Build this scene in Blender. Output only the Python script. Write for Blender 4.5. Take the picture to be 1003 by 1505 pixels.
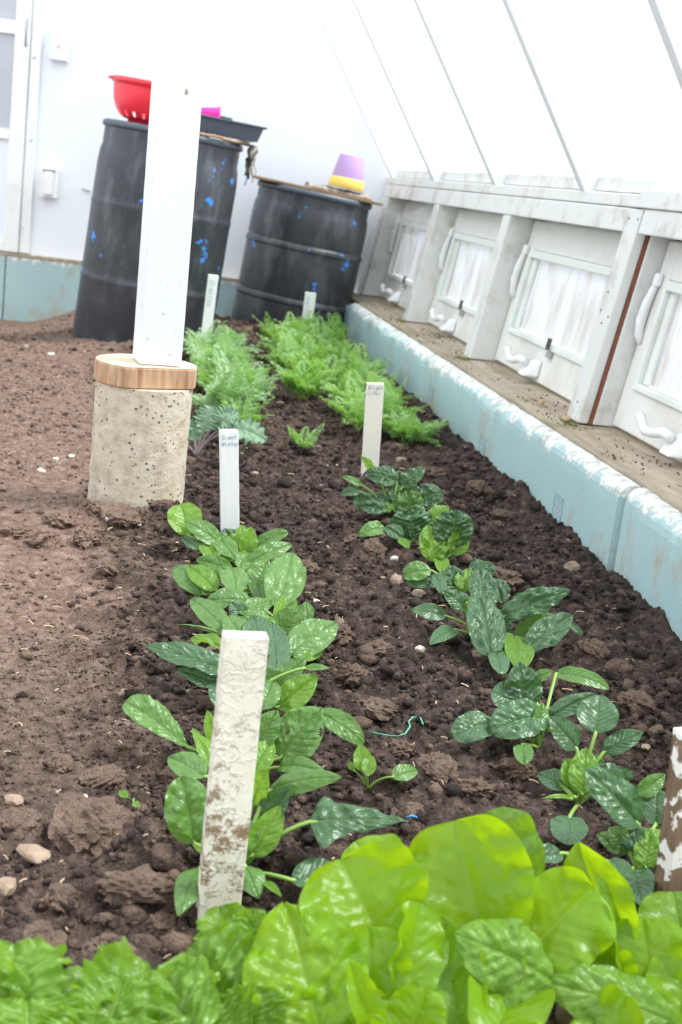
import bpy, bmesh, math, random
import numpy as np
from mathutils import Vector, Matrix
random.seed(7)
RNG = np.random.default_rng(11)
for o in list(bpy.data.objects): bpy.data.objects.remove(o)
SC = bpy.context.scene
C = SC.collection

# ------------------------------------------------------------------ camera
F, CX, CY, CAMH = 2000., 501.5, 752.5, .73
_Y = np.array([200 - CX, CY - 235, F]); _Y /= np.linalg.norm(_Y)
_d = np.array([1, -.118, 0]); _d /= np.linalg.norm(_d)
_Z = np.cross(_Y, _d); _Z /= np.linalg.norm(_Z); _Z *= np.sign(_Z[1])
_X = -np.cross(_Y, _Z); _X *= np.sign(_X[0])
RIGHT = Vector((_X[0], _Y[0], _Z[0])); UPV = Vector((_X[1], _Y[1], _Z[1])); FWD = Vector((_X[2], _Y[2], _Z[2]))
CAM = Vector((0, 0, CAMH))
cd = bpy.data.cameras.new('camera'); cam = bpy.data.objects.new('camera', cd); C.objects.link(cam)
m = Matrix((RIGHT, UPV, -FWD)).transposed().to_4x4(); m.translation = CAM; cam.matrix_world = m
cd.sensor_fit = 'VERTICAL'; cd.sensor_height = 36; cd.sensor_width = 24; cd.lens = F / 1505 * 36
cd.clip_start = .05
cd.dof.use_dof = True; cd.dof.focus_distance = 2.15; cd.dof.aperture_fstop = 8.0
SC.camera = cam

# ------------------------------------------------------------------ sky, sun, exposure
w = bpy.data.worlds.new('sky'); SC.world = w; w.use_nodes = True
bgn = w.node_tree.nodes['Background']
bgn.inputs[0].default_value = (.93, .97, 1, 1); bgn.inputs[1].default_value = 1.45
sd = bpy.data.lights.new('sun', 'SUN'); sd.energy = 4.0; sd.angle = math.radians(22); sd.color = (1, .97, .92)
sun = bpy.data.objects.new('sun', sd); C.objects.link(sun)
sun.rotation_euler = Vector((-.50, .04, -.86)).to_track_quat('-Z', 'Y').to_euler()
SC.view_settings.view_transform = 'Standard'; SC.view_settings.look = 'None'
SC.view_settings.exposure = .64; SC.view_settings.gamma = 1; SC.view_settings.use_curve_mapping = False

# ------------------------------------------------------------------ where things stand
def ray(px, py): return RIGHT * ((px - CX) / F) + UPV * ((CY - py) / F) + FWD
def at_depth(px, py, d): return CAM + ray(px, py) * d
def at_z(px, py, z=0):
    r = ray(px, py); return CAM + r * ((z - CAMH) / r.z)
def at_y(px, py, y):
    r = ray(px, py); return CAM + r * (y / r.y)
def depth(p): return (Vector(p) - CAM).dot(FWD)
WY = lambda x: 7.22 - .12 * x           # the end wall stands a little askew
def at_wall(px, py):
    r = ray(px, py); t = 7.22 / (r.y + .12 * r.x); return CAM + r * t

# ------------------------------------------------------------------ noise
def _h2(i, j, s):
    n = (i.astype(np.int64) * 374761393 + j.astype(np.int64) * 668265263 + s * 974634541) & 0xffffffff
    n = ((n ^ (n >> 13)) * 1274126177) & 0xffffffff
    return ((n ^ (n >> 16)) & 0xffff) / 65535.
def vn(x, y, s=0):
    i = np.floor(x); j = np.floor(y); u = x - i; v = y - j
    u = u * u * (3 - 2 * u); v = v * v * (3 - 2 * v)
    a = _h2(i, j, s); b = _h2(i + 1, j, s); c = _h2(i, j + 1, s); d = _h2(i + 1, j + 1, s)
    return (a + (b - a) * u) * (1 - v) + (c + (d - c) * u) * v
def fbm(x, y, o=4, s=0):
    r = 0; a = .5
    for k in range(o): r = r + a * vn(x * 2 ** k + 17 * k, y * 2 ** k - 9 * k, s + k); a *= .5
    return r
def worley(x, y, s=0):
    i = np.floor(x); j = np.floor(y); best = np.full(np.shape(x), 9.)
    for a in (-1, 0, 1):
        for b in (-1, 0, 1):
            px = i + a + _h2(i + a, j + b, s); py = j + b + _h2(i + a, j + b, s + 7); best = np.minimum(best, (px - x) ** 2 + (py - y) ** 2)
    return np.sqrt(best)
def sst(a, b, x):
    t = np.clip((x - a) / (b - a), 0, 1); return t * t * (3 - 2 * t)
def path_mask(x, y): return sst(.12, -.10, x + (fbm(x * 5, y * 5, 3, 40) - .45) * .22) * sst(1.25, 1.7, y)
def soil_h(x, y):
    x = np.asarray(x, float); y = np.asarray(y, float)
    pm = path_mask(x, y)
    z = -.13 * sst(-.05, -.55, x) * sst(5.0, 7.0, y)
    z = z + .03 * sst(.88, 1.05, x) * sst(2.2, 3.0, y) + .05 * np.exp(-((x - .62) / .25) ** 2 - ((y - 6.45) / .3) ** 2)
    z = z + .025 * np.exp(-((x - .06) / .2) ** 2 - ((y - 2.75) / .16) ** 2)
    z = z - .022 * np.exp(-((x + .02) / .13) ** 2 - ((y - 2.3) / .16) ** 2)
    big = fbm(x * 9, y * 9, 2, 3) - .38
    mid = np.abs(fbm(x * 26, y * 26, 3, 8) - .45)
    fine = fbm(x * 80, y * 80, 3, 21) - .45
    wx, wy = x + .02 * (vn(x * 40, y * 40, 51) - .5), y + .02 * (vn(x * 40, y * 40, 52) - .5)
    w1 = (.75 - worley(wx * 22, wy * 22, 61)) * sst(.40, .55, fbm(x * 8, y * 8, 2, 71)); w2 = .6 - worley(wx * 55, wy * 55, 63)
    z = z + (1 - .7 * pm) * (.035 * big + .035 * mid + .042 * w1) + (1 - .5 * pm) * (.014 * fine + .011 * w2) - .018
    return z
def sh(x, y): return float(soil_h(np.array([x]), np.array([y]))[0])
def ground(px, py):
    p = at_z(px, py, 0)
    for _ in range(4): p = at_z(px, py, sh(p.x, p.y))
    return p

# ------------------------------------------------------------------ material helpers
class NT:
    def __init__(s, name):
        s.m = bpy.data.materials.new(name); s.m.use_nodes = True; s.t = s.m.node_tree; s.n = s.t.nodes
        s.b = s.n['Principled BSDF']; s.out = s.n['Material Output']
    def node(s, ty, **k):
        n = s.n.new(ty)
        for a, v in k.items(): setattr(n, a, v)
        return n
    def link(s, a, b): s.t.links.new(a, b)
    def val(s, sock, v):
        if isinstance(v, bpy.types.NodeSocket): s.link(v, sock)
        elif isinstance(v, tuple) and len(v) == 3 and sock.type == 'RGBA': sock.default_value = (*v, 1)
        else: sock.default_value = v
    def coord(s, kind='Object'): return s.node('ShaderNodeTexCoord').outputs[kind]
    def noise(s, scale, detail=4, rough=.6, vec=None, dist=0):
        n = s.node('ShaderNodeTexNoise'); n.inputs['Scale'].default_value = scale; n.inputs['Detail'].default_value = detail
        n.inputs['Roughness'].default_value = rough; n.inputs['Distortion'].default_value = dist
        s.link(vec or s.coord(), n.inputs['Vector']); return n.outputs['Fac']
    def ramp(s, fac, stops, interp='LINEAR'):
        n = s.node('ShaderNodeValToRGB'); e = n.color_ramp.elements; n.color_ramp.interpolation = interp
        while len(e) < len(stops): e.new(.5)
        for q, (p, c) in zip(e, stops):
            q.position = p; q.color = (*c, 1) if isinstance(c, tuple) else (c, c, c, 1)
        s.link(fac, n.inputs[0]); return n.outputs[0]
    def mix(s, fac, a, b, mode='MIX'):
        n = s.node('ShaderNodeMix', data_type='RGBA', blend_type=mode)
        s.val(n.inputs[0], fac); s.val(n.inputs[6], a); s.val(n.inputs[7], b); return n.outputs[2]
    def math(s, op, a, b=0., c=None):
        n = s.node('ShaderNodeMath', operation=op); s.val(n.inputs[0], a); s.val(n.inputs[1], b)
        if c is not None: s.val(n.inputs[2], c)
        return n.outputs[0]
    def bump(s, h, dist=.01, st=1.):
        n = s.node('ShaderNodeBump'); n.inputs['Distance'].default_value = dist; n.inputs['Strength'].default_value = st
        s.link(h, n.inputs['Height']); s.link(n.outputs[0], s.b.inputs['Normal']); return n.outputs[0]
    def base(s, c, rough=.6, spec=.4):
        s.val(s.b.inputs['Base Color'], c); s.val(s.b.inputs['Roughness'], rough); s.b.inputs['Specular IOR Level'].default_value = spec
        return s.m
def plain(name, col, rough=.5, spec=.4, var=.08, scale=30):
    t = NT(name); n = t.noise(scale, 3)
    c = t.mix(n, tuple(max(0, v * (1 - var)) for v in col), tuple(min(1, v * (1 + var)) for v in col))
    return t.base(c, rough, spec)
def painted(name, col=(.86, .87, .86), dirt=(.45, .38, .28), amount=.5, rough=.5, scale=6, grain=True):
    t = NT(name); n = t.noise(scale, 6, .65); f = t.ramp(n, [(.5, 0.), (.78, amount)])
    c = t.mix(f, col, dirt)
    sp = t.noise(90, 2); c = t.mix(t.ramp(sp, [(.70, 0.), (.76, .5 * amount)]), c, tuple(v * .5 for v in dirt))
    t.base(c, rough)
    if grain: t.bump(t.noise(60, 4), .002, .5)
    return t.m

def soil_mat(name, island=False):
    t = NT(name); g = t.node('ShaderNodeNewGeometry'); pos = g.outputs['Position']
    sx = t.node('ShaderNodeSeparateXYZ'); t.link(pos, sx.inputs[0])
    n1 = t.noise(7, 5, .6, pos); n2 = t.noise(45, 5, .7, pos); n3 = t.noise(160, 3, .7, pos)
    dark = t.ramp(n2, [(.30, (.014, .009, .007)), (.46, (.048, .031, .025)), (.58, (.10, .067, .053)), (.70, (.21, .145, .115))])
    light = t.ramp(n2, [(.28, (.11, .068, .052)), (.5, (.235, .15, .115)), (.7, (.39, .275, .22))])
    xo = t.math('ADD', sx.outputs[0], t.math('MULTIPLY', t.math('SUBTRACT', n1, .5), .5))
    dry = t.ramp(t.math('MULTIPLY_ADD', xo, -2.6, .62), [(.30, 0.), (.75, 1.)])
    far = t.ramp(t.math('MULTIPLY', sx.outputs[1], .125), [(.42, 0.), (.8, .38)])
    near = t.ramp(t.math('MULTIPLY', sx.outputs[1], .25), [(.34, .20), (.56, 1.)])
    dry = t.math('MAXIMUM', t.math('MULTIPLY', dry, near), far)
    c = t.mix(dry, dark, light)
    c = t.mix(t.ramp(n3, [(.64, 0.), (.72, .55)]), c, (.38, .26, .19))
    if island:
        r = g.outputs['Random Per Island']
        c = t.mix(t.ramp(r, [(0, .8), (.4, .0), (1, .0)]), c, (.012, .009, .008))
        c = t.mix(t.ramp(r, [(.72, 0.), (1., .6)]), c, (.30, .20, .15))
    t.base(c, .85, .25); t.bump(t.math('ADD', t.math('MULTIPLY', n2, 1.5), t.math('ADD', n3, t.noise(340, 2, .7, pos))), .008, 1.)
    return t.m

def leaf_mat(name, c1, c2, vein, tcol, trans=.35, rough=.42, veins=8., spec=.45, vstr=.38, bumpd=.004):
    t = NT(name); uv = t.node('ShaderNodeSeparateXYZ'); t.link(t.coord('UV'), uv.inputs[0])
    s, v = uv.outputs[0], t.math('ABSOLUTE', t.math('MULTIPLY_ADD', uv.outputs[1], 2., -1.))
    n = t.noise(38, 4); oi = t.node('ShaderNodeObjectInfo').outputs['Random']
    c = t.mix(n, c1, c2); c = t.mix(t.math('MULTIPLY', oi, .35), c, tuple(min(1, q * 1.35) for q in c2))
    mid = t.ramp(v, [(.012, 1.), (.055, 0.)])
    ph = t.math('FRACT', t.math('MULTIPLY', t.math('SUBTRACT', s, t.math('MULTIPLY', v, .28)), veins))
    lat = t.math('MULTIPLY', t.ramp(t.math('ABSOLUTE', t.math('SUBTRACT', ph, .5)), [(.01, 1.), (.10, 0.)]), .40)
    vf = t.math('MULTIPLY', t.math('MAXIMUM', mid, lat), vstr)
    c = t.mix(vf, c, vein); t.base(c, rough, spec)
    nb = t.bump(t.math('ADD', t.math('ADD', t.noise(48, 2), t.math('MULTIPLY', t.noise(110, 2), .3)), t.math('MULTIPLY', vf, -1.)), bumpd, .9)
    tr = t.node('ShaderNodeBsdfTranslucent'); t.val(tr.inputs[0], t.mix(vf, tcol, tuple(q * .8 for q in vein))); t.link(nb, tr.inputs['Normal'])
    mx = t.node('ShaderNodeMixShader'); mx.inputs[0].default_value = trans
    t.link(t.b.outputs[0], mx.inputs[1]); t.link(tr.outputs[0], mx.inputs[2]); t.link(mx.outputs[0], t.out.inputs[0])
    return t.m

M = {}
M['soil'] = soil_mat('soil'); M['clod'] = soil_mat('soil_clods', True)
M['wall'] = plain('white_wall', (.79, .83, .88), .55, .3, .03, 2)
M['white'] = painted('white_paint', (.82, .84, .84), amount=.25)
M['post'] = painted('post_paint', (.74, .76, .79), (.6, .55, .5), .12, .5, 9)
M['wood_white'] = painted('weathered_white', (.68, .69, .67), (.34, .28, .20), .85, .55, 7)
M['sash'] = painted('sash_paint', (.74, .74, .71), (.46, .38, .27), .6, .5, 5)
M['bead'] = painted('bead_paint', (.72, .76, .73), (.50, .44, .34), .5, .5, 6)
M['hardware'] = plain('white_plastic', (.80, .82, .83), .35, .5, .05)
M['dark_metal'] = plain('dark_metal', (.09, .09, .09), .5)
M['grey_metal'] = plain('grey_metal', (.35, .36, .36), .45)
M['red_wood'] = plain('red_brown_wood', (.20, .075, .045), .7, .3, .4, 40)
M['pink'] = plain('pink_plastic', (.85, .03, .38), .35)
M['red'] = plain('red_plastic', (.80, .03, .05), .3, .5, .05)
M['tray'] = plain('dark_tray', (.085, .10, .13), .45)
M['green_p'] = plain('dark_green_plastic', (.01, .09, .06), .4)
M['purple'] = plain('purple_paint', (.42, .27, .50), .5, .3, .05)
M['yellow'] = plain('yellow_paint', (.80, .56, .13), .5, .3, .05)
M['ink'] = plain('blue_ink', (.06, .16, .34), .6)
M['grey_ink'] = plain('grey_print', (.25, .36, .40), .7)
M['stone'] = plain('stone', (.27, .20, .15), .9, .15, .55, 70)
M['stone_pale'] = plain('pale_stone', (.58, .52, .46), .8, .2, .2, 60)
M['straw'] = plain('straw', (.46, .34, .23), .8, .2, .4, 20)
M['string'] = plain('green_string', (.10, .42, .30), .6)
M['blue_bit'] = plain('blue_fleck', (.05, .25, .55), .6)
t = NT('dirty_pane')
vc = t.node('ShaderNodeMapping'); vc.inputs['Scale'].default_value = (1, 1, .22); t.link(t.coord(), vc.inputs[0])
st = t.noise(14, 5, .6, vc.outputs[0]); c = t.mix(t.ramp(st, [(.44, 0.), (.78, .8)]), (.84, .86, .89), (.55, .48, .40))
t.base(c, .5); tr = t.node('ShaderNodeBsdfTranslucent'); t.val(tr.inputs[0], c); mx = t.node('ShaderNodeMixShader'); mx.inputs[0].default_value = .36
t.link(t.b.outputs[0], mx.inputs[1]); t.link(tr.outputs[0], mx.inputs[2]); t.link(mx.outputs[0], t.out.inputs[0]); M['pane'] = t.m
def glassy(name, tint, dirt):
    t = NT(name); t.base((.8, .86, .88), .2); tp = t.node('ShaderNodeBsdfTransparent'); tp.inputs[0].default_value = (*tint, 1)
    mx = t.node('ShaderNodeMixShader'); t.val(mx.inputs[0], t.ramp(t.noise(1.6, 5), [(.3, dirt * .5), (.8, dirt * 1.6)]))
    t.link(tp.outputs[0], mx.inputs[1]); t.link(t.b.outputs[0], mx.inputs[2]); t.link(mx.outputs[0], t.out.inputs[0]); return t.m
M['glass'] = glassy('roof_glass', (.97, .995, 1), .07)
t = NT('door_pane'); t.base(t.mix(t.noise(3, 3), (.40, .42, .47), (.52, .53, .57)), .15); M['door_pane'] = t.m
t = NT('cobweb'); t.base((.75, .75, .74), .9); tp = t.node('ShaderNodeBsdfTransparent'); mx = t.node('ShaderNodeMixShader')
t.val(mx.inputs[0], t.ramp(t.noise(22, 5, .7), [(.35, .05), (.75, .55)])); t.link(tp.outputs[0], mx.inputs[1]); t.link(t.b.outputs[0], mx.inputs[2]); t.link(mx.outputs[0], t.out.inputs[0]); M['web'] = t.m
# foam: blue skin worn to white along the top edge
t = NT('blue_foam'); g = t.node('ShaderNodeNewGeometry'); sx = t.node('ShaderNodeSeparateXYZ'); t.link(g.outputs['Position'], sx.inputs[0]); pos = g.outputs['Position']
blue = t.mix(t.noise(3, 4, .6, pos), (.34, .50, .51), (.44, .59, .60))
mp = t.node('ShaderNodeMapping'); mp.inputs['Scale'].default_value = (1, 1.5, .9); t.link(pos, mp.inputs[0])
blue = t.mix(t.ramp(t.noise(4, 7, .7, mp.outputs[0]), [(.53, 0.), (.63, .75)]), blue, (.42, .36, .28))
edge = t.math('ADD', sx.outputs[2], t.math('MULTIPLY', t.math('SUBTRACT', t.noise(14, 6, .75, pos), .5), .16))
c = t.mix(t.ramp(t.math('MULTIPLY_ADD', edge, 12., -1.50), [(.46, 0.), (.54, 1.)]), blue, t.mix(t.ramp(t.noise(40, 4, .6, pos), [(.42, 0.), (.68, .85)]), (.78, .83, .83), (.36, .31, .25)))
t.base(c, .75, .2); t.bump(t.noise(120, 3, .6, pos), .002, .5); M['foam'] = t.m
# bare boards
def wood(name, a, b, scale=(1, .08, 1), k=30):
    t = NT(name); mp = t.node('ShaderNodeMapping'); mp.inputs['Scale'].default_value = scale; t.link(t.coord(), mp.inputs[0])
    n = t.noise(k, 5, .6, mp.outputs[0], .4); c = t.mix(t.ramp(n, [(.3, 0.), (.7, 1.)]), a, b); t.base(c, .75, .25); t.bump(n, .002, .5); return t, c
t, c = wood('sill_wood', (.28, .22, .155), (.50, .42, .33))
c2 = t.mix(t.ramp(t.noise(5, 6, .65), [(.52, 0.), (.68, .8)]), c, (.22, .20, .10)); t.val(t.b.inputs['Base Color'], c2); M['sill'] = t.m
M['board'] = wood('old_board', (.20, .12, .07), (.42, .29, .19), (.2, 1, 1))[0].m
M['bark'] = wood('bark', (.10, .08, .07), (.48, .42, .36), (1, .4, 1), 60)[0].m
M['disc'] = wood('cut_wood', (.30, .15, .075), (.62, .43, .29), (1, 1, .12), 60)[0].m
M['disc_top'] = plain('sawn_wood_top', (.66, .53, .38), .7, .2, .12, 12)
t = NT('concrete'); n = t.noise(30, 6, .65); c = t.ramp(n, [(.3, (.38, .31, .23)), (.5, (.56, .49, .39)), (.8, (.68, .61, .51))])
vz = t.node('ShaderNodeTexVoronoi'); vz.inputs['Scale'].default_value = 75; t.link(t.coord(), vz.inputs['Vector'])
pit = t.math('MULTIPLY', t.ramp(vz.outputs['Distance'], [(.11, 1.), (.24, 0.)]), t.ramp(t.noise(14, 3), [(.46, 0.), (.58, 1.)]))
c = t.mix(t.math('MULTIPLY', pit, .75), c, (.16, .12, .08)); t.base(c, .9, .15); t.bump(t.math('SUBTRACT', n, t.math('MULTIPLY', pit, 1.4)), .006, .9); M['concrete'] = t.m
# barrel plastic with flaking blue paint and dust
t = NT('barrel_plastic'); n = t.noise(5, 5); c = t.ramp(n, [(.3, (.018, .021, .028)), (.7, (.048, .054, .066))])
mp = t.node('ShaderNodeMapping'); mp.inputs['Scale'].default_value = (1, 1, .35); t.link(t.coord(), mp.inputs[0])
dust = t.noise(9, 6, .7, mp.outputs[0]); c = t.mix(t.ramp(dust, [(.50, 0.), (.85, .45)]), c, (.34, .35, .38))
c = t.mix(t.ramp(t.noise(11, 6, .62), [(.64, 0.), (.655, 1.)]), c, (.05, .26, .78))
c = t.mix(t.ramp(t.noise(120, 2), [(.72, 0.), (.75, .5)]), c, (.5, .5, .5)); t.base(c, .42, .5); M['barrel'] = t.m
# stakes
t = NT('stake_white'); mp = t.node('ShaderNodeMapping'); mp.inputs['Scale'].default_value = (1, 1, .1); t.link(t.coord(), mp.inputs[0])
c = t.mix(t.ramp(t.noise(120, 4, .6, mp.outputs[0]), [(.5, 0.), (.8, .35)]), (.80, .81, .80), (.55, .52, .47)); t.base(c, .6); M['stake'] = t.m
t = NT('stake_cream'); t.base(t.mix(t.noise(25, 4), (.76, .72, .60), (.84, .81, .72)), .55); M['stake_cream'] = t.m
t = NT('stake_crazed'); cc = t.coord(); sx = t.node('ShaderNodeSeparateXYZ'); t.link(cc, sx.inputs[0])
n = t.noise(40, 3, .6); vz = t.node('ShaderNodeTexVoronoi', feature='DISTANCE_TO_EDGE'); vz.inputs['Scale'].default_value = 48; vz.inputs['Randomness'].default_value = 1
dn = t.node('ShaderNodeMix', data_type='VECTOR'); nn = t.node('ShaderNodeTexNoise'); nn.inputs['Scale'].default_value = 60; t.link(cc, nn.inputs['Vector'])
dn.inputs[0].default_value = .02; t.link(cc, dn.inputs[4]); t.link(nn.outputs['Color'], dn.inputs[5]); t.link(dn.outputs[1], vz.inputs['Vector'])
crk = t.math('MULTIPLY', t.ramp(vz.outputs['Distance'], [(.0, 1.), (.05, 0.)]), t.ramp(t.noise(30, 3), [(.45, 0.), (.6, 1.)]))
mud = t.ramp(t.noise(55, 5, .75), [(.50, 0.), (.59, .9)])
zone = t.ramp(sx.outputs[2], [(.02, .0), (.05, 1.), (.14, 1.), (.22, .45), (.27, .05)])
c = t.mix(n, (.72, .66, .54), (.86, .83, .74)); c = t.mix(t.math('MULTIPLY', crk, .12), c, (.5, .42, .3)); c = t.mix(t.math('MULTIPLY', mud, zone), c, (.23, .125, .06))
t.base(c, .6); t.bump(t.math('ADD', t.math('MULTIPLY', crk, .8), t.math('MULTIPLY', mud, .8)), .0015, .8); M['stake_crazed'] = t.m
t = NT('stake_peeling'); n = t.noise(26, 4, .55); mp = t.node('ShaderNodeMapping'); mp.inputs['Scale'].default_value = (1, 1, .12); t.link(t.coord(), mp.inputs[0])
c = t.mix(t.ramp(n, [(.52, 0.), (.55, 1.)]), t.ramp(t.noise(90, 4, .6, mp.outputs[0]), [(.3, (.10, .06, .035)), (.7, (.27, .18, .11))]), (.82, .79, .74)); t.base(c, .7); M['stake_peel'] = t.m
# leaves
M['spin'] = leaf_mat('spinach_leaf', (.060, .150, .024), (.125, .245, .062), (.30, .42, .16), (.20, .40, .03), .32, .34, spec=.55)
M['spin_dark'] = leaf_mat('spinach_leaf_dark', (.026, .082, .030), (.078, .160, .068), (.22, .31, .14), (.11, .26, .03), .26, .34, 9., spec=.55)
M['spin_young'] = leaf_mat('spinach_leaf_young', (.11, .24, .022), (.17, .32, .045), (.42, .56, .18), (.32, .55, .05), .42, .35)
M['lett'] = leaf_mat('lettuce_leaf', (.12, .255, .006), (.19, .345, .014), (.36, .50, .10), (.46, .64, .008), .50, .33, 7., .45, .16, .0025)
M['lett_frill'] = leaf_mat('frilly_lettuce_leaf', (.085, .20, .014), (.18, .32, .045), (.32, .46, .13), (.32, .52, .015), .40, .32, 9., .45, .24, .005)
M['kale'] = leaf_mat('kale_leaf', (.13, .25, .13), (.27, .40, .28), (.35, .42, .30), (.25, .40, .14), .25, .5)
M['carrot'] = leaf_mat('carrot_leaf', (.15, .31, .07), (.36, .52, .23), (.2, .4, .1), (.32, .58, .08), .40, .5, 1., .3, 0.)
M['carrot_b'] = leaf_mat('carrot_leaf_blue', (.20, .35, .14), (.44, .57, .37), (.2, .4, .1), (.30, .55, .12), .36, .5, 1., .3, 0.)
M['stem'] = plain('leaf_stalk', (.20, .33, .07), .4, .4, .15, 30)
M['stem_l'] = plain('lettuce_rib', (.55, .70, .28), .4, .4, .1, 30)
M['stem_p'] = plain('purple_stalk', (.25, .20, .21), .5, .4, .2, 30)

# ------------------------------------------------------------------ mesh helpers
def link(o, parent=None):
    C.objects.link(o)
    if parent is not None: o.parent = parent
    return o
def mesh(name, V, Fc, mat, parent=None, smooth=False, loc=None, uv=None):
    me = bpy.data.meshes.new(name)
    me.from_pydata([tuple(v) for v in V], [], [tuple(f) for f in Fc]); 
    if smooth: me.polygons.foreach_set('use_smooth', [True] * len(me.polygons))
    if uv is not None:
        ul = me.uv_layers.new(name='UVMap'); idx = np.empty(len(me.loops), np.int32); me.loops.foreach_get('vertex_index', idx)
        ul.data.foreach_set('uv', np.asarray(uv, np.float32)[idx].ravel())
    me.materials.append(mat); me.update()
    o = bpy.data.objects.new(name, me)
    if loc is not None: o.location = loc
    return link(o, parent)
def tag(o, label=None, cat=None, group=None, kind=None):
    if label: o['label'] = label
    if cat: o['category'] = cat
    if group: o['group'] = group
    if kind: o['kind'] = kind
    return o
def empty(name, loc=(0, 0, 0), mat=None):
    o = bpy.data.objects.new(name, None); o.empty_display_size = .05
    if mat is not None: o.matrix_world = mat
    else: o.location = loc
    return link(o)
class B:
    """collects boxes, prisms, tubes and lathes; build() links them as one mesh"""
    def __init__(s): s.v = []; s.f = []
    def add(s, V, Fc):
        k = len(s.v); s.v += [Vector(q) for q in V]; s.f += [tuple(i + k for i in f) for f in Fc]; return s
    def box(s, a, b):
        (x0, y0, z0), (x1, y1, z1) = a, b
        return s.hexa([(x0, y0, z0), (x1, y0, z0), (x1, y1, z0), (x0, y1, z0)], [(x0, y0, z1), (x1, y0, z1), (x1, y1, z1), (x0, y1, z1)])
    def hexa(s, lo, hi):
        n = len(lo); Fc = [tuple(range(n))[::-1], tuple(range(n, 2 * n))] + [(i, (i + 1) % n, n + (i + 1) % n, n + i) for i in range(n)]
        return s.add(list(lo) + list(hi), Fc)
    def tube(s, P, r, n=6, cap=True):
        P = [Vector(p) for p in P]; R = r if isinstance(r, (list, tuple)) else [r] * len(P); V = []; Fc = []
        ref = Vector((.31, .2, .93))
        for i, p in enumerate(P):
            T = (P[min(i + 1, len(P) - 1)] - P[max(i - 1, 0)]).normalized()
            a = T.cross(ref)
            if a.length < .1: a = T.cross(Vector((1, 0, 0)))
            a.normalize(); b = T.cross(a)
            V += [p + (a * math.cos(q) + b * math.sin(q)) * R[i] for q in (2 * math.pi * k / n for k in range(n))]
        for i in range(len(P) - 1):
            for k in range(n): Fc.append((i * n + k, i * n + (k + 1) % n, (i + 1) * n + (k + 1) % n, (i + 1) * n + k))
        if cap: Fc += [tuple(range(n))[::-1], tuple(range((len(P) - 1) * n, len(P) * n))]
        return s.add(V, Fc)
    def lathe(s, prof, n=48, skip=None):
        V = []; Fc = []
        for r, z in prof: V += [(r * math.cos(2 * math.pi * k / n), r * math.sin(2 * math.pi * k / n), z) for k in range(n)]
        for i in range(len(prof) - 1):
            for k in range(n):
                if skip and skip(i, k): continue
                Fc.append((i * n + k, i * n + (k + 1) % n, (i + 1) * n + (k + 1) % n, (i + 1) * n + k))
        return s.add(V, Fc)
    def build(s, name, mat, parent=None, smooth=False, bevel=0, loc=None):
        o = mesh(name, s.v, s.f, mat, parent, smooth, loc)
        if bevel:
            md = o.modifiers.new('bevel', 'BEVEL'); md.width = bevel; md.segments = 2; md.limit_method = 'ANGLE'
        return o
def autosmooth(o, deg=35):
    me = o.data; bm = bmesh.new(); bm.from_mesh(me)
    for e in bm.edges:
        if len(e.link_faces) == 2 and e.calc_face_angle(0) > math.radians(deg): e.smooth = False
    for f in bm.faces: f.smooth = True
    bm.to_mesh(me); bm.free(); return o
def bez(a, b, c, n): return [a * (1 - t) ** 2 + b * 2 * t * (1 - t) + c * t * t for t in (i / n for i in range(n + 1))]

# ------------------------------------------------------------------ THE GROUND
ys = [-3., -2, -1, -.3, .3]; y = .75
while y < 7.45: ys.append(y); y *= 1.0030
ys = np.array(ys); xs = np.concatenate([np.linspace(-2.3, -.9, 70), np.arange(-.88, 1.10, .0046)])
gx, gy = np.meshgrid(xs, ys); gz = soil_h(gx, gy)
V = np.stack([gx.ravel(), gy.ravel(), gz.ravel()], 1); nx = len(xs)
i = (np.arange(len(ys) - 1)[:, None] * nx + np.arange(nx - 1)[None]).ravel()
Fc = np.stack([i, i + 1, i + 1 + nx, i + nx], 1)
me = bpy.data.meshes.new('floor'); me.vertices.add(len(V)); me.vertices.foreach_set('co', V.ravel())
me.loops.add(Fc.size); me.loops.foreach_set('vertex_index', Fc.ravel().astype(np.int32)); me.polygons.add(len(Fc))
me.polygons.foreach_set('loop_start', np.arange(0, Fc.size, 4, dtype=np.int32)); me.update(calc_edges=True)
me.polygons.foreach_set('use_smooth', np.ones(len(Fc), bool)); me.materials.append(M['soil'])
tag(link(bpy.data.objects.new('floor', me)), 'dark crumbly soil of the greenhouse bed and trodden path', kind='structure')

# ------------------------------------------------------------------ END WALL
wall = empty('wall_back', (0, 7.22, 0)); tag(wall, kind='structure')
TANR = math.tan(math.radians(57.6)); RX, RZ = 1.27, .79
def roof_z(x): return RZ + (RX - x) * TANR
wp = [(-2.3, -.3), (1.36, -.3), (1.36, .70), (RX + .12, .80), (-.45, roof_z(-.45) + .05), (-2.3, roof_z(-.45) + .05)]
b = B(); b.hexa([(x, -.12 * x, z) for x, z in wp], [(x, -.12 * x + .08, z) for x, z in wp]); b.build('plaster', M['wall'], wall)
def WB(bb, x0, x1, z0, z1, d0, d1):      # a box on the end wall; d counts from the wall into the room
    lo = [(x0, -.12 * x0 - d1, z0), (x1, -.12 * x1 - d1, z0), (x1, -.12 * x1 - d0, z0), (x0, -.12 * x0 - d0, z0)]
    return bb.hexa(lo, [(p[0], p[1], z1) for p in lo])
base = empty('baseboard_back', (0, 7.22, 0)); tag(base, kind='structure')
zt = at_wall(42, 376).z
ztr = at_wall(337, 410).z
for x0, x1 in ((-2.3, -.62), (-.615, .60), (.605, 1.05)): WB(B(), x0, x1, -.3, zt - .005, .0, .05).build('foam_panel', M['foam'], base, bevel=.004)
WB(B(), -2.3, 1.05, zt - .005, zt + .008, 0, .056).build('cap_strip', M['sill'], base)
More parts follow.
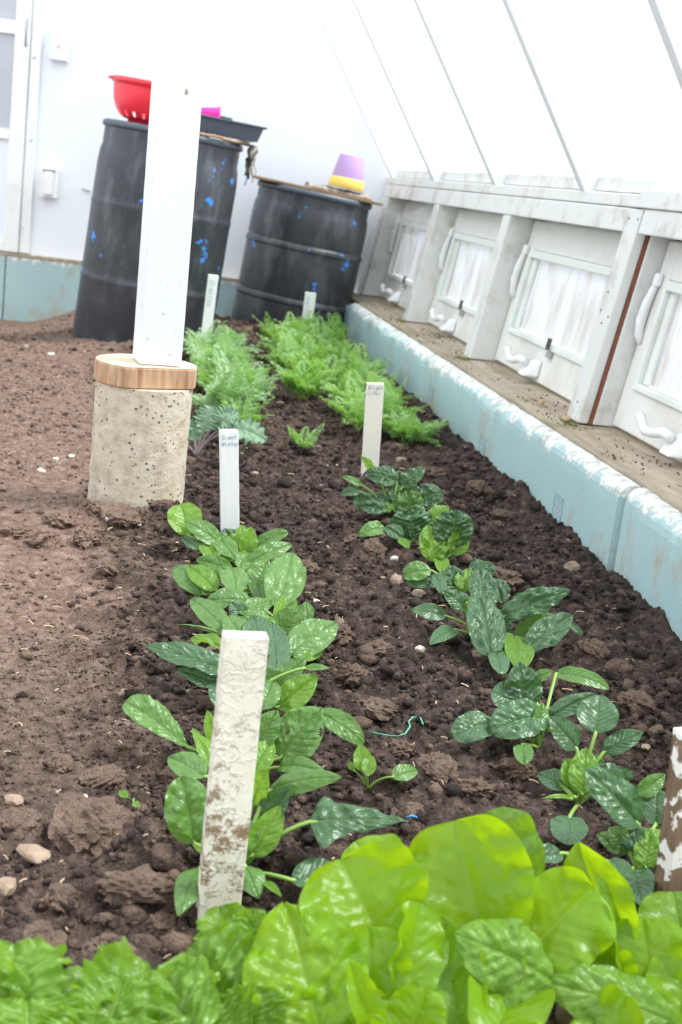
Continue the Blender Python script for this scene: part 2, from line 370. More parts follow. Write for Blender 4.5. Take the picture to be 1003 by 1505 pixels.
# door
xd = at_wall(27, 372).x; xt = at_wall(43, 374).x
door = empty('door_1', (0, 7.22, 0)); tag(door, kind='structure')
zb = zt + .012
def wz(py): return at_wall(14, py).z
st = .075
for (z0, z1, pane) in ((zb, wz(200), 'panel'), (wz(190), wz(48), 'pane'), (wz(36), wz(36) + .55, 'pane')):
    WB(B(), xd - .80 + st, xd - st, z0, z1, .004, .012).build(pane, M['door_pane'] if pane == 'pane' else M['wall'], door)
fr = B(); WB(fr, xd - st, xd, zb, 2.1, .0, .035); WB(fr, xd - .80, xd - .80 + st, zb, 2.1, 0, .035)
for z0, z1 in ((zb, zb + .05), (wz(205), wz(190)), (wz(50), wz(30)), (2.02, 2.1)): WB(fr, xd - .80 + st, xd - st, z0, z1, 0, .033)
fr.build('door_frame', M['white'], door, bevel=.004)
hz0, hz1 = at_wall(39, 68).z, at_wall(42, 28).z; hx = at_wall(40, 48).x
B().tube([(hx, -.12 * hx - .035, hz1), (hx, -.12 * hx - .06, hz1 - .01), (hx, -.12 * hx - .062, hz0 + .01), (hx, -.12 * hx - .035, hz0)], .006, 8).build('handle', M['grey_metal'], door, True)
tr = B(); WB(tr, xd + .004, xt, zb - .0, 2.18, 0, .022); WB(tr, xd - .9, xd - .804, zb, 2.18, 0, .022); WB(tr, xd - .804, xd + .004, 2.104, 2.18, 0, .022)
trim = tr.build('trim_1', M['white'], None, bevel=.003, loc=(0, 7.22, 0)); tag(trim, kind='structure')
sc = []
for px, py in ((52, 85), (47, 206), (50, 86), (45, 207), (34, 335)):
    p = at_wall(px, py); B().lathe([(0.0001, 0), (.004, 0), (.004, .004), (.0001, .005)], 8).build('screw', M['grey_metal'], trim).matrix_local = Matrix.Translation((p.x, -.12 * p.x - .022, p.z)) @ Matrix.Rotation(math.pi / 2, 4, 'X')
# wall boxes
def wall_box(px0, py0, px1, py1, kind):
    a = at_wall(px0, py1); c = at_wall(px1, py0); x0, x1, z0, z1 = a.x, c.x, a.z, c.z
    xm, zm = (x0 + x1) / 2, (z0 + z1) / 2
    e = empty('switch_box' if kind else 'outlet_cover', (xm, WY(xm), zm), Matrix.Translation((xm, WY(xm), zm)) @ Matrix.Rotation(-.12, 4, 'Z'))
    hw, hh = (x1 - x0) / 2, (z1 - z0) / 2
    B().box((-hw, -.05, -hh), (hw, 0, hh)).build('box', M['hardware'], e, bevel=.004)
    if kind:
        tag(e, 'white switch box with a small toggle high on the wall beside the door', 'switch')
        B().box((-hw * .92, -.055, -hh * .95), (hw * .92, -.0505, hh * .95)).build('face_plate', M['hardware'], e, bevel=.002)
        B().box((-.008, -.075, -.016), (.008, -.0555, .004)).build('toggle', M['hardware'], e, bevel=.003)
    else:
        tag(e, 'white weatherproof outlet cover low on the wall beside the door', 'outlet')
        B().box((-hw * .55, -.07, -hh * .85), (hw * .55, -.0505, hh * .75)).build('flap', M['hardware'], e, bevel=.012)
        B().box((-hw * .8, -.058, hh * .8), (hw * .8, -.0505, hh * .95)).build('hinge', M['grey_metal'], e)
wall_box(76, 89, 106, 41, 1) if False else wall_box(75, 41, 104, 89, 1)
wall_box(61, 249, 87, 289, 0)
p = at_wall(130, 280); e = empty('wall_hook', (p.x, WY(p.x), p.z)); tag(e, 'small dark metal hook screwed to the white wall beside a barrel', 'hook')
B().tube([(0, 0, 0), (0, -.03, 0), (-.012, -.045, .0), (-.03, -.04, .004)], .006, 8).build('hook', M['grey_metal'], e, True)

# ------------------------------------------------------------------ WINDOW WALL: leans outward
LEAN = .15
def W(y, h, d): return Vector((1.18 + d + LEAN * h, y, .2 + h))
def WX(bb, y0, y1, h0, h1, d0, d1): return bb.hexa([W(y0, h0, d0), W(y1, h0, d0), W(y1, h0, d1), W(y0, h0, d1)], [W(y0, h1, d0), W(y1, h1, d0), W(y1, h1, d1), W(y0, h1, d1)])
wr = empty('wall_right', (1.2, 3, 0)); tag(wr, kind='structure'); off = Vector((-1.2, -3, 0))
def wpart(bb, name, mat, parent=wr, bevel=.004, o=off):
    bb.v = [v + o for v in bb.v]; return bb.build(name, mat, parent, bevel=bevel)
posts = [(2.16, 2.27), (3.345, 3.455), (4.555, 4.645), (5.685, 5.775), (6.86, 7.06)]
for k, (a, c) in enumerate(posts):
    if k == 1:
        pb = B(); WX(pb, a + .012, c, 0, .555, 0, .03); wpart(pb, 'post_board', M['wood_white'])
        pb = B(); WX(pb, a + .005, c, 0, .555, .0305, .038); wpart(pb, 'shim', M['red_wood'], bevel=0)
        pb = B(); WX(pb, a, c - .005, 0, .4935, .0385, .13); wpart(pb, 'post', M['wood_white'])
        for (h, d) in ((.05, .5), (.26, .5), (.28, .2), (.29, .8), (.53, .2), (.53, .8), (.34, .7)):
            q = W(a + (c - a) * d, h, -.001) + off; B().lathe([(.0001, 0), (.0035, 0), (.003, .002), (.0001, .003)], 8).build('nail_head', M['grey_metal'], wr).matrix_local = Matrix.Translation(q) @ Matrix.Rotation(-math.pi / 2, 4, 'Y')
    else:
        pb = B(); WX(pb, a, c, 0, .4935, 0, .13); wpart(pb, 'post', M['wood_white'])
pb = B(); WX(pb, -1.5, 2.16, 0, .4935, .02, .13); wpart(pb, 'boarding', M['wood_white'])
for a, c, h0, h1, d0 in ((-1.5, 3.345, .494, .556, .0), (3.455, 5.1, .494, .556, -.002), (5.102, 7.05, .494, .556, .001), (-1.5, 3.40, .558, .604, -.006), (3.405, 7.05, .558, .592, .002)):
    pb = B(); WX(pb, a, c, h0, h1, d0, .13); wpart(pb, 'header_board', M['wood_white'])
sb = B(); n = 120; V = []; Fc = []
for k in range(n + 1):
    y = -1.5 + 8.52 * k / n; e = .012 * (fbm(np.array([y * 7.]), np.array([.3]), 3, 5)[0] - .45); f = .006 * (vn(np.array([y * 23.]), np.array([.7]), 9)[0] - .5)
    V += [(1.104 + e, y, .150), (1.104 + e, y, .192 + f), (1.30, y, .200), (1.30, y, .150)]
for k in range(n):
    for q in range(4): Fc.append((k * 4 + q, (k + 1) * 4 + q, (k + 1) * 4 + (q + 1) % 4, k * 4 + (q + 1) % 4))
Fc += [(0, 1, 2, 3), (n * 4 + 3, n * 4 + 2, n * 4 + 1, n * 4)]
sb.add(V, Fc); wpart(sb, 'sill_board', M['sill'], bevel=0)
# windows
def window(num, y0, y1):
    g = .008; y0 += g; y1 -= g; wd = y1 - y0
    e = empty('window_%d' % num, W((y0 + y1) / 2, 0, .08)); tag(e, kind='structure'); o = -e.location
    h0, h1, D = .008, .487, .085; s, rb, rtp = .075, .105, .095
    fb = B(); WX(fb, y0, y0 + s, h0, h1, D, D + .045); WX(fb, y1 - s, y1, h0, h1, D, D + .045); WX(fb, y0 + s, y1 - s, h0, h0 + rb, D + .001, D + .045); WX(fb, y0 + s, y1 - s, h1 - rtp, h1, D + .001, D + .045)
    wpart(fb, 'sash', M['sash'], e, .004, o)
    q = .018; bb = B(); a, c, l, u = y0 + s, y1 - s, h0 + rb, h1 - rtp
    WX(bb, a, a + q, l, u, D - .008, D + .02); WX(bb, c - q, c, l, u, D - .008, D + .02); WX(bb, a + q, c - q, l, l + q, D - .008, D + .02); WX(bb, a + q, c - q, u - q * 1.4, u, D - .010, D + .02)
    wpart(bb, 'glazing_bead', M['bead'], e, .004, o)
    pb = B(); WX(pb, a + q, c - q, l + q, u - q * 1.4, D + .022, D + .028); wpart(pb, 'pane', M['pane'], e, 0, o)
    # a curtain of insect mesh folds: a shallow ridge beside the pane on the far side
    rb2 = B(); WX(rb2, c - q - .035, c - q - .001, l + q, u - q * 1.4, D + .006, D + .02); wpart(rb2, 'inner_ridge', M['bead'], e, .006, o)
    hb = B(); WX(hb, y0 - g, y1 + g, h1 + .001, .4935, D + .02, D + .045); wpart(hb, 'head_gap_shade', M['dark_metal'], e, 0, o)  # dark strip added in the gap over the sash: blocks sky, paints its shade
    hb = B(); WX(hb, y1, y1 + g - .001, h0, h1, D + .004, D + .03); wpart(hb, 'hinge_gap', M['red_wood'] if num == 3 else M['sill'], e, 0, o)
    ym = y0 + wd * .56
    cv = B(); P0 = W(ym, .052, D)
    cv.hexa([W(ym - .045, .022, D), W(ym + .045, .022, D), W(ym + .035, .022, D - .05), W(ym - .03, .022, D - .05)], [W(ym - .04, .075, D), W(ym + .035, .075, D), W(ym + .03, .062, D - .03), W(ym - .025, .062, D - .03)])
    wpart(cv, 'crank_cover', M['hardware'], e, .008, o)
    cr = B(); cr.tube([v + o for v in (W(ym - .005, .062, D - .04), W(ym + .03, .068, D - .05), W(ym + .08, .056, D - .055), W(ym + .12, .054, D - .056), W(ym + .145, .066, D - .057), W(ym + .165, .080, D - .058))], [.012, .013, .011, .011, .011, .013], 10)
    cr.build('crank_handle', M['hardware'], e, True)
    lh = B(); yl = y1 - .028
    pts = [W(yl + .004, .225, D - .004), W(yl + .010, .245, D - .010), W(yl + .016, .285, D - .014), W(yl + .014, .325, D - .013), W(yl + .006, .365, D - .010), W(yl, .39, D - .004)]
    lh.tube([v + o for v in pts], [.006, .012, .014, .013, .010, .006], 8); lh.build('side_latch', M['hardware'], e, True)
    lk = B(); WX(lk, yl - .014, yl + .014, .37, .405, D - .018, D); wpart(lk, 'latch_base', M['hardware'], e, .006, o)
    yk = y0 + wd * .47; cb = B(); a0, a1 = .118, .152
    for bx in ((yk - .013, yk - .009, a0, a1), (yk + .009, yk + .013, a0, a1), (yk - .009, yk + .009, a0, a0 + .004), (yk - .009, yk + .009, a1 - .004, a1)): WX(cb, bx[0], bx[1], bx[2], bx[3], D - .02, D - .014)
    wpart(cb, 'catch_loop', M['dark_metal'], e, 0, o)
    kb = B(); WX(kb, yk - .022, yk + .016, .094, .112, D - .012, D + .001); wpart(kb, 'catch_plate', M['grey_metal'], e, .002, o)
window(1, 5.775, 6.86); window(2, 4.645, 5.685); window(3, 3.455, 4.555); window(4, 2.27, 3.345)
# foam knee board: ragged, paint worn off the top
bd = empty('baseboard_right', (1.08, 3, 0)); tag(bd, kind='structure')
def foam(y0, y1, dx, seed):
    n = max(8, int((y1 - y0) / .012)); yy = np.linspace(y0, y1, n + 1)
    prof = [(1.054, -.12), (1.054, .05), (1.054, .11), (1.054, .14), (1.055, .158), (1.058, .170), (1.066, .180), (1.078, .186), (1.090, .187), (1.100, .186), (1.103, .17), (1.103, -.12)]
    V = []; k = len(prof); Fc = []
    for y in yy:
        for q, (x, z) in enumerate(prof):
            r = (fbm(np.array([y * 30.]), np.array([q * .6]), 3, seed)[0] - .45); big = fbm(np.array([y * 9.]), np.array([3.]), 3, seed + 3)[0] - .45
            am = {3: .2, 4: .6, 5: 1, 6: 1, 7: 1, 8: 1, 9: .3}.get(q, 0)
            V.append((x + dx - 1.08 + am * .006 * r + am * .03 * max(0, big) * (q < 8), y - 3, z + am * .008 * r - am * .05 * max(0, big)))
    for i in range(n):
        for q in range(k - 1): Fc.append((i * k + q, i * k + q + 1, (i + 1) * k + q + 1, (i + 1) * k + q))
    Fc += [tuple(range(k)), tuple(range(n * k + k - 1, n * k - 1, -1))]
    return mesh('foam_panel', V, Fc, M['foam'], bd, False)
fp1 = foam(2.672, 6.58, 0, 3); fp2 = foam(.3, 2.655, .010, 31)
for px, py in ((820, 745), (709, 655), (633, 580), (575, 543)):
    p = CAM + ray(px, py) * (1.053 / ray(px, py).x); y0 = p.y; z = p.z
    b = B(); x0, x1 = 1.0528 - 1.08, 1.0538 - 1.08; hw, hh = .034, .028
    for (ya, yb, za, zb_) in ((-hw, hw, hh - .002, hh), (-hw, hw, -hh, -hh + .002), (-hw, -hw + .002, -hh, hh), (hw - .002, hw, -hh, hh)): b.box((x0, y0 - 3 + ya, z + za), (x1, y0 - 3 + yb, z + zb_))
    for r in range(7):
        zz = z + hh - .009 - r * .0066; b.box((x0, y0 - 3 - hw + .008 + .006 * (r % 3), zz), (x1, y0 - 3 + hw - .008 - .009 * ((r * 2) % 3), zz + .0018))
    b.build('printed_label', M['grey_ink'], bd)

# ------------------------------------------------------------------ ROOF: rafters, blocking, glass
ro = empty('ceiling', (RX, 3, RZ)); tag(ro, kind='structure')
dr = Vector((-math.cos(math.radians(57.6)), 0, math.sin(math.radians(57.6)))); nr = Vector((dr.z, 0, -dr.x))
LR = 3.25
rys = [-.16, .85, 1.86, 2.86, 3.86, 4.87, 5.92, 6.93]
for y in rys:
    q = Vector((RX, y, RZ)) - ro.location; b = B(); th = .042 if y < 6.5 else .03
    t0 = -nr.z / dr.z * .15
    lo = [q, q + Vector((0, th, 0)), q + Vector((0, th, 0)) + nr * .14 + dr * t0, q + nr * .14 + dr * t0]
    b.hexa(lo, [v + dr * LR for v in lo]); b.build('rafter', M['post'], ro, bevel=.003)
for a, c in zip(rys[:-1], rys[1:]):
    b = B(); b.hexa([Vector((1.30, a + .044, .795)) - ro.location, Vector((1.30, c - .002, .795)) - ro.location, Vector((1.36, c - .002, .795)) - ro.location, Vector((1.36, a + .044, .795)) - ro.location],
                    [Vector((1.305, a + .044, .835)) - ro.location, Vector((1.305, c - .002, .835)) - ro.location, Vector((1.36, c - .002, .835)) - ro.location, Vector((1.36, a + .044, .835)) - ro.location]); b.build('block', M['wood_white'], ro, bevel=.003)
    q = Vector((RX, a + .02, RZ)) - ro.location + nr * .142; w_ = Vector((0, c - a - .003, 0))
    b = B(); lo = [q, q + w_, q + w_ + nr * .004, q + nr * .004]; b.hexa([v - dr * .02 for v in lo], [v + dr * LR for v in lo]); b.build('pane', M['glass'], ro)
wl = B().box((-2.4, -3, -.3), (-2.3, 7.6, 3.6)).build('wall_left', M['wall']); tag(wl, kind='structure')

# ------------------------------------------------------------------ POST, PLATE, PIER
pb0 = ground(196, 752); pc = Vector((pb0.x + .004, pb0.y + .100, 0)); ptz = .268
b = B(); n = 72; prof = [(.102, -.15)] + [(.1035 + .0 * k, -.02 + (ptz + .02) * k / 26) for k in range(27)] + [(.099, ptz), (.0001, ptz)]
b.lathe(prof, n)
for k, v in enumerate(b.v):
    a = math.atan2(v.y, v.x); r = math.hypot(v.x, v.y)
    if r > .05:
        d = (fbm(np.array([a * 12.]), np.array([v.z * 110]), 3, 2)[0] - .5) * .010 * (1 - min(1, max(0, v.z) / .15)) + (vn(np.array([a * 9.]), np.array([v.z * 70]), 6)[0] - .5) * .002
        d -= .004 * sst(.16, 0, v.z) if False else 0
        b.v[k] = Vector((v.x * (1 + d / r), v.y * (1 + d / r), v.z))
pier = b.build('concrete_pier', M['concrete'], None, True, loc=pc); tag(pier, 'round pale concrete pier standing in the soil under the wooden post', 'pier'); autosmooth(pier, 50)
R = .109; pts = []
for k in range(96):
    a = 2 * math.pi * k / 96; x, y = R * math.cos(a), R * math.sin(a); y = max(y, -.078); pts.append((x, y))
rot = Matrix.Rotation(math.radians(24), 4, 'Z')
dk = empty('wooden_plate', (pc.x, pc.y, ptz + .001), Matrix.Translation((pc.x, pc.y, ptz + .001)) @ rot); tag(dk, 'bare wooden disc with a flat sawn front between post and concrete pier', 'wooden block')
B().hexa([(x, y, 0) for x, y in pts], [(x, y, .044) for x, y in pts]).build('disc', M['disc'], dk, bevel=.003)
B().hexa([(x * .985, y * .985, .0443) for x, y in pts], [(x * .985, y * .985, .0452) for x, y in pts]).build('sawn_face', M['disc_top'], dk)
pz = ptz + .0465; p0 = at_y(229, 556, pc.y - .03); p1 = at_y(270, 0, pc.y - .03)
ax = (p1 - p0).normalized(); p0 = p0 + ax * ((pz - p0.z) / ax.z) + Vector((0, .03, 0))
po = empty('support_post', p0, Matrix.Translation(p0) @ Matrix.Rotation(math.radians(9), 4, 'Z')); tag(po, 'tall square white painted wooden post standing on the concrete pier', 'post')
hw = .0455; L = 2.02; dx = ax.x / ax.z * L
B().hexa([(-hw, -hw, .001), (hw, -hw, .001), (hw, hw, .001), (-hw, hw, .001)], [(dx - hw, -hw, L), (dx + hw, -hw, L), (dx + hw, hw, L), (dx - hw, hw, L)]).build('timber', M['post'], po, bevel=.003)
for x, z in ((.012, .56), (.0, .115), (-.03, .06), (.02, .03)):
    B().lathe([(.0001, 0), (.006, 0), (.005, .0012), (.0001, .0018)], 10).build('knot', M['bead'] if z != .56 else M['sill'], po).matrix_local = Matrix.Translation((x + dx * z / L, -hw - .0002, z)) @ Matrix.Rotation(math.pi / 2, 4, 'X') @ Matrix.Diagonal((.6, 1, 1, 1))

# ------------------------------------------------------------------ BARRELS and what stands on them
def barrel(lab, pbot, ptop, y, r, rp, open_rim):
    a = at_y(*pbot, y); c = at_y(*ptop, y); ax = (c - a).normalized(); ln = math.atan2(ax.x, ax.z)
    h = (c - a).length; extra = .09
    mt = Matrix.Translation(a) @ Matrix.Rotation(ln, 4, 'Y')
    e = empty('barrel', a, mt); tag(e, lab, 'barrel')
    P = [(r * .93, -extra), (r * .97, -extra + .02), (r, -extra + .06)]
    def rib(z): return [(r, z - .018), (r + rp, z - .010), (r + rp, z), (r + rp * .4, z + .008), (r - rp * .6, z + .016), (r, z + .03)]
    P += rib(h * .26) + rib(h * .62) + [(r, h * .80), (r * .985, h * .865), (r * .965, h * .885), (r * .965, h - .05)]
    P += [(r * .962, h - .03), (r * .985, h - .026), (r * .985, h - .004), (r * .97, h), (r * .93, h)]
    P += [(r * .925, h - .03), (.001, h - .03)] if open_rim else [(.001, h)]
    o = B().lathe(P, 64).build('drum', M['barrel'], e, True); autosmooth(o, 30)
    ring = B().lathe([(r * .968, h - .028), (r * 1.0, h - .026), (r * 1.002, h - .006), (r * .972, h - .002)], 64).build('rim', M['tray'], e, True)
    return mt, h, r
mA, hA, rA = barrel('tall black plastic barrel with flaking blue paint behind the white post', (209, 492), (256, 194), 6.0, .297, .0025, False)
mB, hB, rB = barrel('shorter black plastic barrel covered with a board in the wall corner', (421, 492), (464, 282), 6.72, .283, .006, False)
def on(mt, x, y, z, rz=0): return mt @ Matrix.Translation((x, y, z)) @ Matrix.Rotation(rz, 4, 'Z')
# colander
e = empty('colander', mat=on(mA, -.118, -.05, hA + .001)); tag(e, 'red plastic colander bowl on the tall black barrel', 'colander')
prof = [(.001, .001), (.078, .001), (.080, .012), (.084, .014)] + [(.084 + .072 * math.sin(q * math.pi / 2) ** .9, .014 + .125 * (1 - math.cos(q * math.pi / 2)) ** .9) for q in (k / 10 for k in range(1, 11))] + [(.158, .150), (.166, .152), (.166, .172), (.158, .172)]
inner = [(r - .004, z + .003) for r, z in prof[::-1] if r > .1][3:] + [(.001, .006)]
B().lathe(prof, 72, lambda i, k: i in (5, 6) and k % 4 in (0,)).build('bowl', M['red'], e, True)
B().box((-.182, -.04, .158), (-.160, .04, .168)).build('grip', M['red'], e, bevel=.004)
# seed tray
e = empty('seedling_tray', mat=on(mA, .19, -.06, hA + .022, .05)); tag(e, 'dark grey plastic seedling tray hanging over the tall barrel edge', 'tray')
b = B(); w2, d2, hh = .16, .13, .06; k = .90
b.hexa([(-w2 * k, -d2 * k, 0), (w2 * k, -d2 * k, 0), (w2 * k, d2 * k, 0), (-w2 * k, d2 * k, 0)], [(-w2, -d2, hh), (w2, -d2, hh), (w2, d2, hh), (-w2, d2, hh)])
b.f.pop(1)
b.build('tub', M['tray'], e)
r_ = B()
for a, c in (((-w2 - .012, -d2 - .012, hh - .004), (w2 + .012, -d2, hh + .004)), ((-w2 - .012, d2, hh - .004), (w2 + .012, d2 + .012, hh + .004)), ((-w2 - .012, -d2, hh - .004), (-w2, d2, hh + .004)), ((w2, -d2, hh - .004), (w2 + .012, d2, hh + .004))): r_.box(a, c)
r_.build('rim', M['tray'], e, bevel=.002)
g = B()
for k in range(12): g.box((-.13 + k * .022, -d2 * .93, -.006), (-.122 + k * .022, -d2 * .80, .004))
g.build('foot_ridges', M['tray'], e)
e = empty('pink_pot', mat=on(mA, .115, -.07, hA + .048) @ Matrix.Rotation(math.radians(84), 4, 'Y')); tag(e, 'bright pink plastic pot lying in the dark seedling tray', 'pot')
B().lathe([(.001, .0), (.036, .0), (.040, .004), (.048, .075), (.052, .076), (.052, .086), (.046, .086), (.038, .008), (.001, .006)], 32).build('pot', M['pink'], e, True)
e.matrix_world = on(mA, .09, -.07, hA + .022 + .056) @ Matrix.Rotation(math.radians(86), 4, 'Y')
e = empty('green_pot', mat=on(mA, .20, .0, hA + .030)); tag(e, 'small dark green pot behind the pink pot in the tray', 'pot')
B().lathe([(.001, .0), (.024, .0), (.030, .058), (.034, .060), (.034, .072), (.028, .072), (.022, .006), (.001, .006)], 28).build('pot', M['green_p'], e, True)
# dry roots hanging off the tall barrel's rim
e = empty('dry_roots', mat=on(mA, rA * 1.0, -.08, hA)); tag(e, 'tangle of dry brown roots hanging down beside the tall barrel rim', 'roots')
for k in range(9):
    x = random.uniform(-.01, .03); L_ = random.uniform(.05, .22); q = [Vector((x + random.uniform(-.012, .012) + .03, random.uniform(-.02, .02), -L_ * j / 6 + .004)) for j in range(7)]
    B().tube([Vector((-.05, 0, .006))] + q, random.uniform(.002, .006), 5).build('root', M['sill'] if k % 2 else M['dark_metal'], e, True)
b = B(); V = []
for k in range(18): V.append((-.29 + .30 * k / 17, random.uniform(-.01, .01), .004 + random.uniform(0, .006)))
B().tube([(x, y - .19 + .14 * ((i - 5) / 12) ** 2, z) for i, (x, y, z) in enumerate(V)], .007, 6).build('root_mat', M['board'], e, True)
# board, bark, pot on the short barrel
e = empty('lid_board', mat=on(mB, .0, -.0, hB + .001)); tag(e, 'weathered plank lying as a lid on the short black barrel', 'board')
B().hexa([(-.315, -.20, 0), (.30, -.215, 0), (.30, .2, 0), (-.30, .21, 0)], [(-.315, -.20, .013), (.30, -.215, .013), (.30, .2, .013), (-.30, .21, .013)]).build('plank', M['board'], e, bevel=.002)
def bark_piece(x, y, rz, l, w_, z, seed, lab):
    e = empty('bark_piece', mat=on(mB, x, y, z, rz)); tag(e, lab, 'bark')
    V = []; Fc = []; nu, nv = 18, 7
    for s_ in (1, 0):
        for i in range(nu + 1):
            for j in range(nv + 1):
                u = i / nu - .5; v = j / nv - .5; k = fbm(np.array([i * .5]), np.array([j * .6]), 3, seed)[0]
                V.append((u * l * (1 + .1 * (k - .5)), v * w_ * (1 + .35 * (vn(np.array([i * .7]), np.array([2.]), seed)[0] - .5)), s_ * .010 + (.03 * (k) * (1 - (2 * v) ** 2) if s_ else 0)))
    m_ = (nu + 1) * (nv + 1)
    for i in range(nu):
        for j in range(nv):
            a = i * (nv + 1) + j; Fc += [(a, a + 1, a + nv + 2, a + nv + 1), (m_ + a, m_ + a + nv + 1, m_ + a + nv + 2, m_ + a + 1)]
    for i in range(nu):
        for j in (0, nv):
            a = i * (nv + 1) + j; Fc.append((a, a + nv + 1, m_ + a + nv + 1, m_ + a))
    for j in range(nv):
        for i in (0, nu):
            a = i * (nv + 1) + j; Fc.append((a, a + 1, m_ + a + 1, m_ + a))
    mesh('bark', V, Fc, M['bark'], e, True)
bark_piece(.10, -.07, .02, .31, .15, hB + .0145, 4, 'long flaky strip of grey bark under the purple and yellow pot')
e = empty('flower_pot', mat=on(mB, .13, -.07, hB + .046)); tag(e, 'upside-down flower pot painted purple with a yellow rim on the short barrel', 'flower pot')
B().lathe([(.070, 0), (.084, 0), (.086, .004), (.083, .046), (.078, .048)], 48).build('rim', M['yellow'], e, True)
o = B().lathe([(.078, .046), (.060, .150), (.056, .154), (.012, .154), (.012, .148)], 48).build('body', M['purple'], e, True); autosmooth(o, 40)

# ------------------------------------------------------------------ STAKES
GL = {'G': [[(.9, .85), (.5, 1), (.1, .6), (.15, .15), (.55, 0), (.9, .2), (.9, .5), (.55, .5)]], 'i': [[(.3, .6), (.35, .1), (.6, 0)], [(.3, .85), (.34, .9)]],
      'a': [[(.8, .6), (.4, .65), (.1, .3), (.35, 0), (.75, .2), (.8, .6), (.85, .1), (1, 0)]], 'n': [[(.1, .6), (.15, 0)], [(.15, .4), (.5, .65), (.75, .5), (.8, 0)]],
      't': [[(.45, 1), (.4, .15), (.6, 0), (.8, .1)], [(.1, .65), (.85, .7)]], 'W': [[(0, 1), (.25, 0), (.5, .7), (.75, 0), (1, 1)]], 'e': [[(.1, .3), (.8, .4), (.6, .65), (.2, .5), (.15, .1), (.5, 0), (.9, .15)]],
      'r': [[(.15, .6), (.2, 0)], [(.2, .4), (.5, .65), (.8, .55)]], 'B': [[(.15, 0), (.2, 1), (.7, .95), (.7, .6), (.25, .52), (.85, .4), (.75, .05), (.15, 0)]], 'g': [[(.8, .6), (.35, .65), (.15, .3), (.5, .1), (.8, .5), (.75, -.3), (.4, -.45), (.15, -.25)]],
      'h': [[(.15, 1), (.15, 0)], [(.15, .35), (.5, .6), (.75, .45), (.8, 0)]], 'L': [[(.2, 1), (.15, 0), (.8, .05)]], 's': [[(.8, .55), (.4, .65), (.25, .45), (.75, .25), (.6, 0), (.15, .05)]]}
def lettering(lines, parent, face_y, w_, top, size, vertical=False, mat='ink'):
    b = B()
    for li, txt in enumerate(lines):
        cw = size * .72
        for ci, ch in enumerate(txt):
            for stroke in GL.get(ch, []):
                pts = []
                for x, y in stroke:
                    u = ci * cw + x * cw * .85 + y * size * .12; v = y * size
                    if vertical: pts.append((-.3 * w_ + .2 * w_ * li + v, face_y, top - u))
                    else: pts.append((-.42 * w_ + u, face_y, top - (li + 1) * size * 1.55 + v))
                b.tube(pts, size * .045, 5)
    return b.build('lettering', M[mat], parent)
def stake(lab, bot, top, wpx, thick, mat, yaw=0, gp=None, dyt=0., name='plant_stake', taper=1., shape=None):
    p = gp if gp else ground(*bot); q = at_y(*top, p.y + dyt); ax = q - p; L = ax.length; d = depth(p)
    mt = Matrix.Translation(p) @ ax.to_track_quat('Z', 'Y').to_matrix().to_4x4()
    zq = ax.normalized(); xq = (Vector((1, 0, 0)) - zq * zq.x).normalized(); yq = zq.cross(xq)
    mt = Matrix((xq, yq, zq)).transposed().to_4x4(); mt = Matrix.Translation(p) @ mt @ Matrix.Rotation(yaw, 4, 'Z')
    e = empty(name, mat=mt); tag(e, lab, 'stake'); w_ = wpx * depth(q) / F / 2
    b = B(); t2 = thick / 2
    if shape == 'bow': sec = [(-w_, -t2), (w_, -t2), (w_ * .98, t2 * .6)] + [(w_ * math.cos(a), t2 * .6 + t2 * 1.2 * math.sin(a)) for a in (.5, 1., 1.57, 2.1, 2.6)] + [(-w_ * .98, t2 * .6)]
    else: sec = [(-w_, -t2), (w_, -t2), (w_, t2), (-w_, t2)]
    N = 14; zs = [-.05] + [L * k / N for k in range(N + 1)]; V = []; k = len(sec); Fc = []
    for i, z in enumerate(zs):
        kk = 1 - (1 - taper) * (1 - z / L) + random.uniform(-.012, .012) * (i not in (0, N + 1)); V += [(x * kk, y, z) for x, y in sec]
    for i in range(len(zs) - 1):
        for j in range(k): Fc.append((i * k + j, i * k + (j + 1) % k, (i + 1) * k + (j + 1) % k, (i + 1) * k + j))
    Fc += [tuple(range(k))[::-1], tuple(range((len(zs) - 1) * k, len(zs) * k))]
    b.add(V, Fc); b.build('stick', M[mat], e, bevel=.0012)
    return e, w_ * 2, L, t2
sN = stake('thick white stake with crazed paint and mud splashes before the spinach row', (319, 1352), (361, 932), 66, .020, 'stake_crazed', math.radians(4))
s2, w2_, L2, t2_ = stake('white stake with two blue handwritten words beside the concrete pier', (338, 790), (336, 633), 27.5, .024, 'stake', math.radians(3), shape='bow')
lettering(['Giant', 'Winter'], s2, -t2_ - .0004, w2_, L2 - .002, .0085)
s3, w3_, L3, t3_ = stake('cream stake with two blue handwritten words beside the feathery carrot row', (543, 702), (552, 563), 25.5, .018, 'stake_cream', math.radians(-4))
lettering(['Bright', 'Lites'], s3, -t3_ - .0004, w3_, L3 - .001, .009)
s4, w4_, L4, t4_ = stake('slim white stake with upright writing in front of the tall barrel', (303, 492), (314, 404), 15, .015, 'stake', 0, gp=Vector((.335, 5.62, -.02)))
lettering(['Giantne', ], s4, -t4_ - .0006, w4_, L4 - .02, .022, True, 'grey_ink')
s5, w5_, L5, t5_ = stake('tilted slim white stake with upright writing in front of the short barrel', (438, 495), (457, 430), 16, .015, 'stake', 0, gp=Vector((.83, 6.25, .02)))
lettering(['tearines', ], s5, -t5_ - .0006, w5_, L5 - .02, .016, True, 'grey_ink')
s6 = stake('weathered brown stake with peeling white paint beside the last dark spinach', (992, 1345), (1024, 1075), 54, .030, 'stake_peel', math.radians(8), taper=1.1)

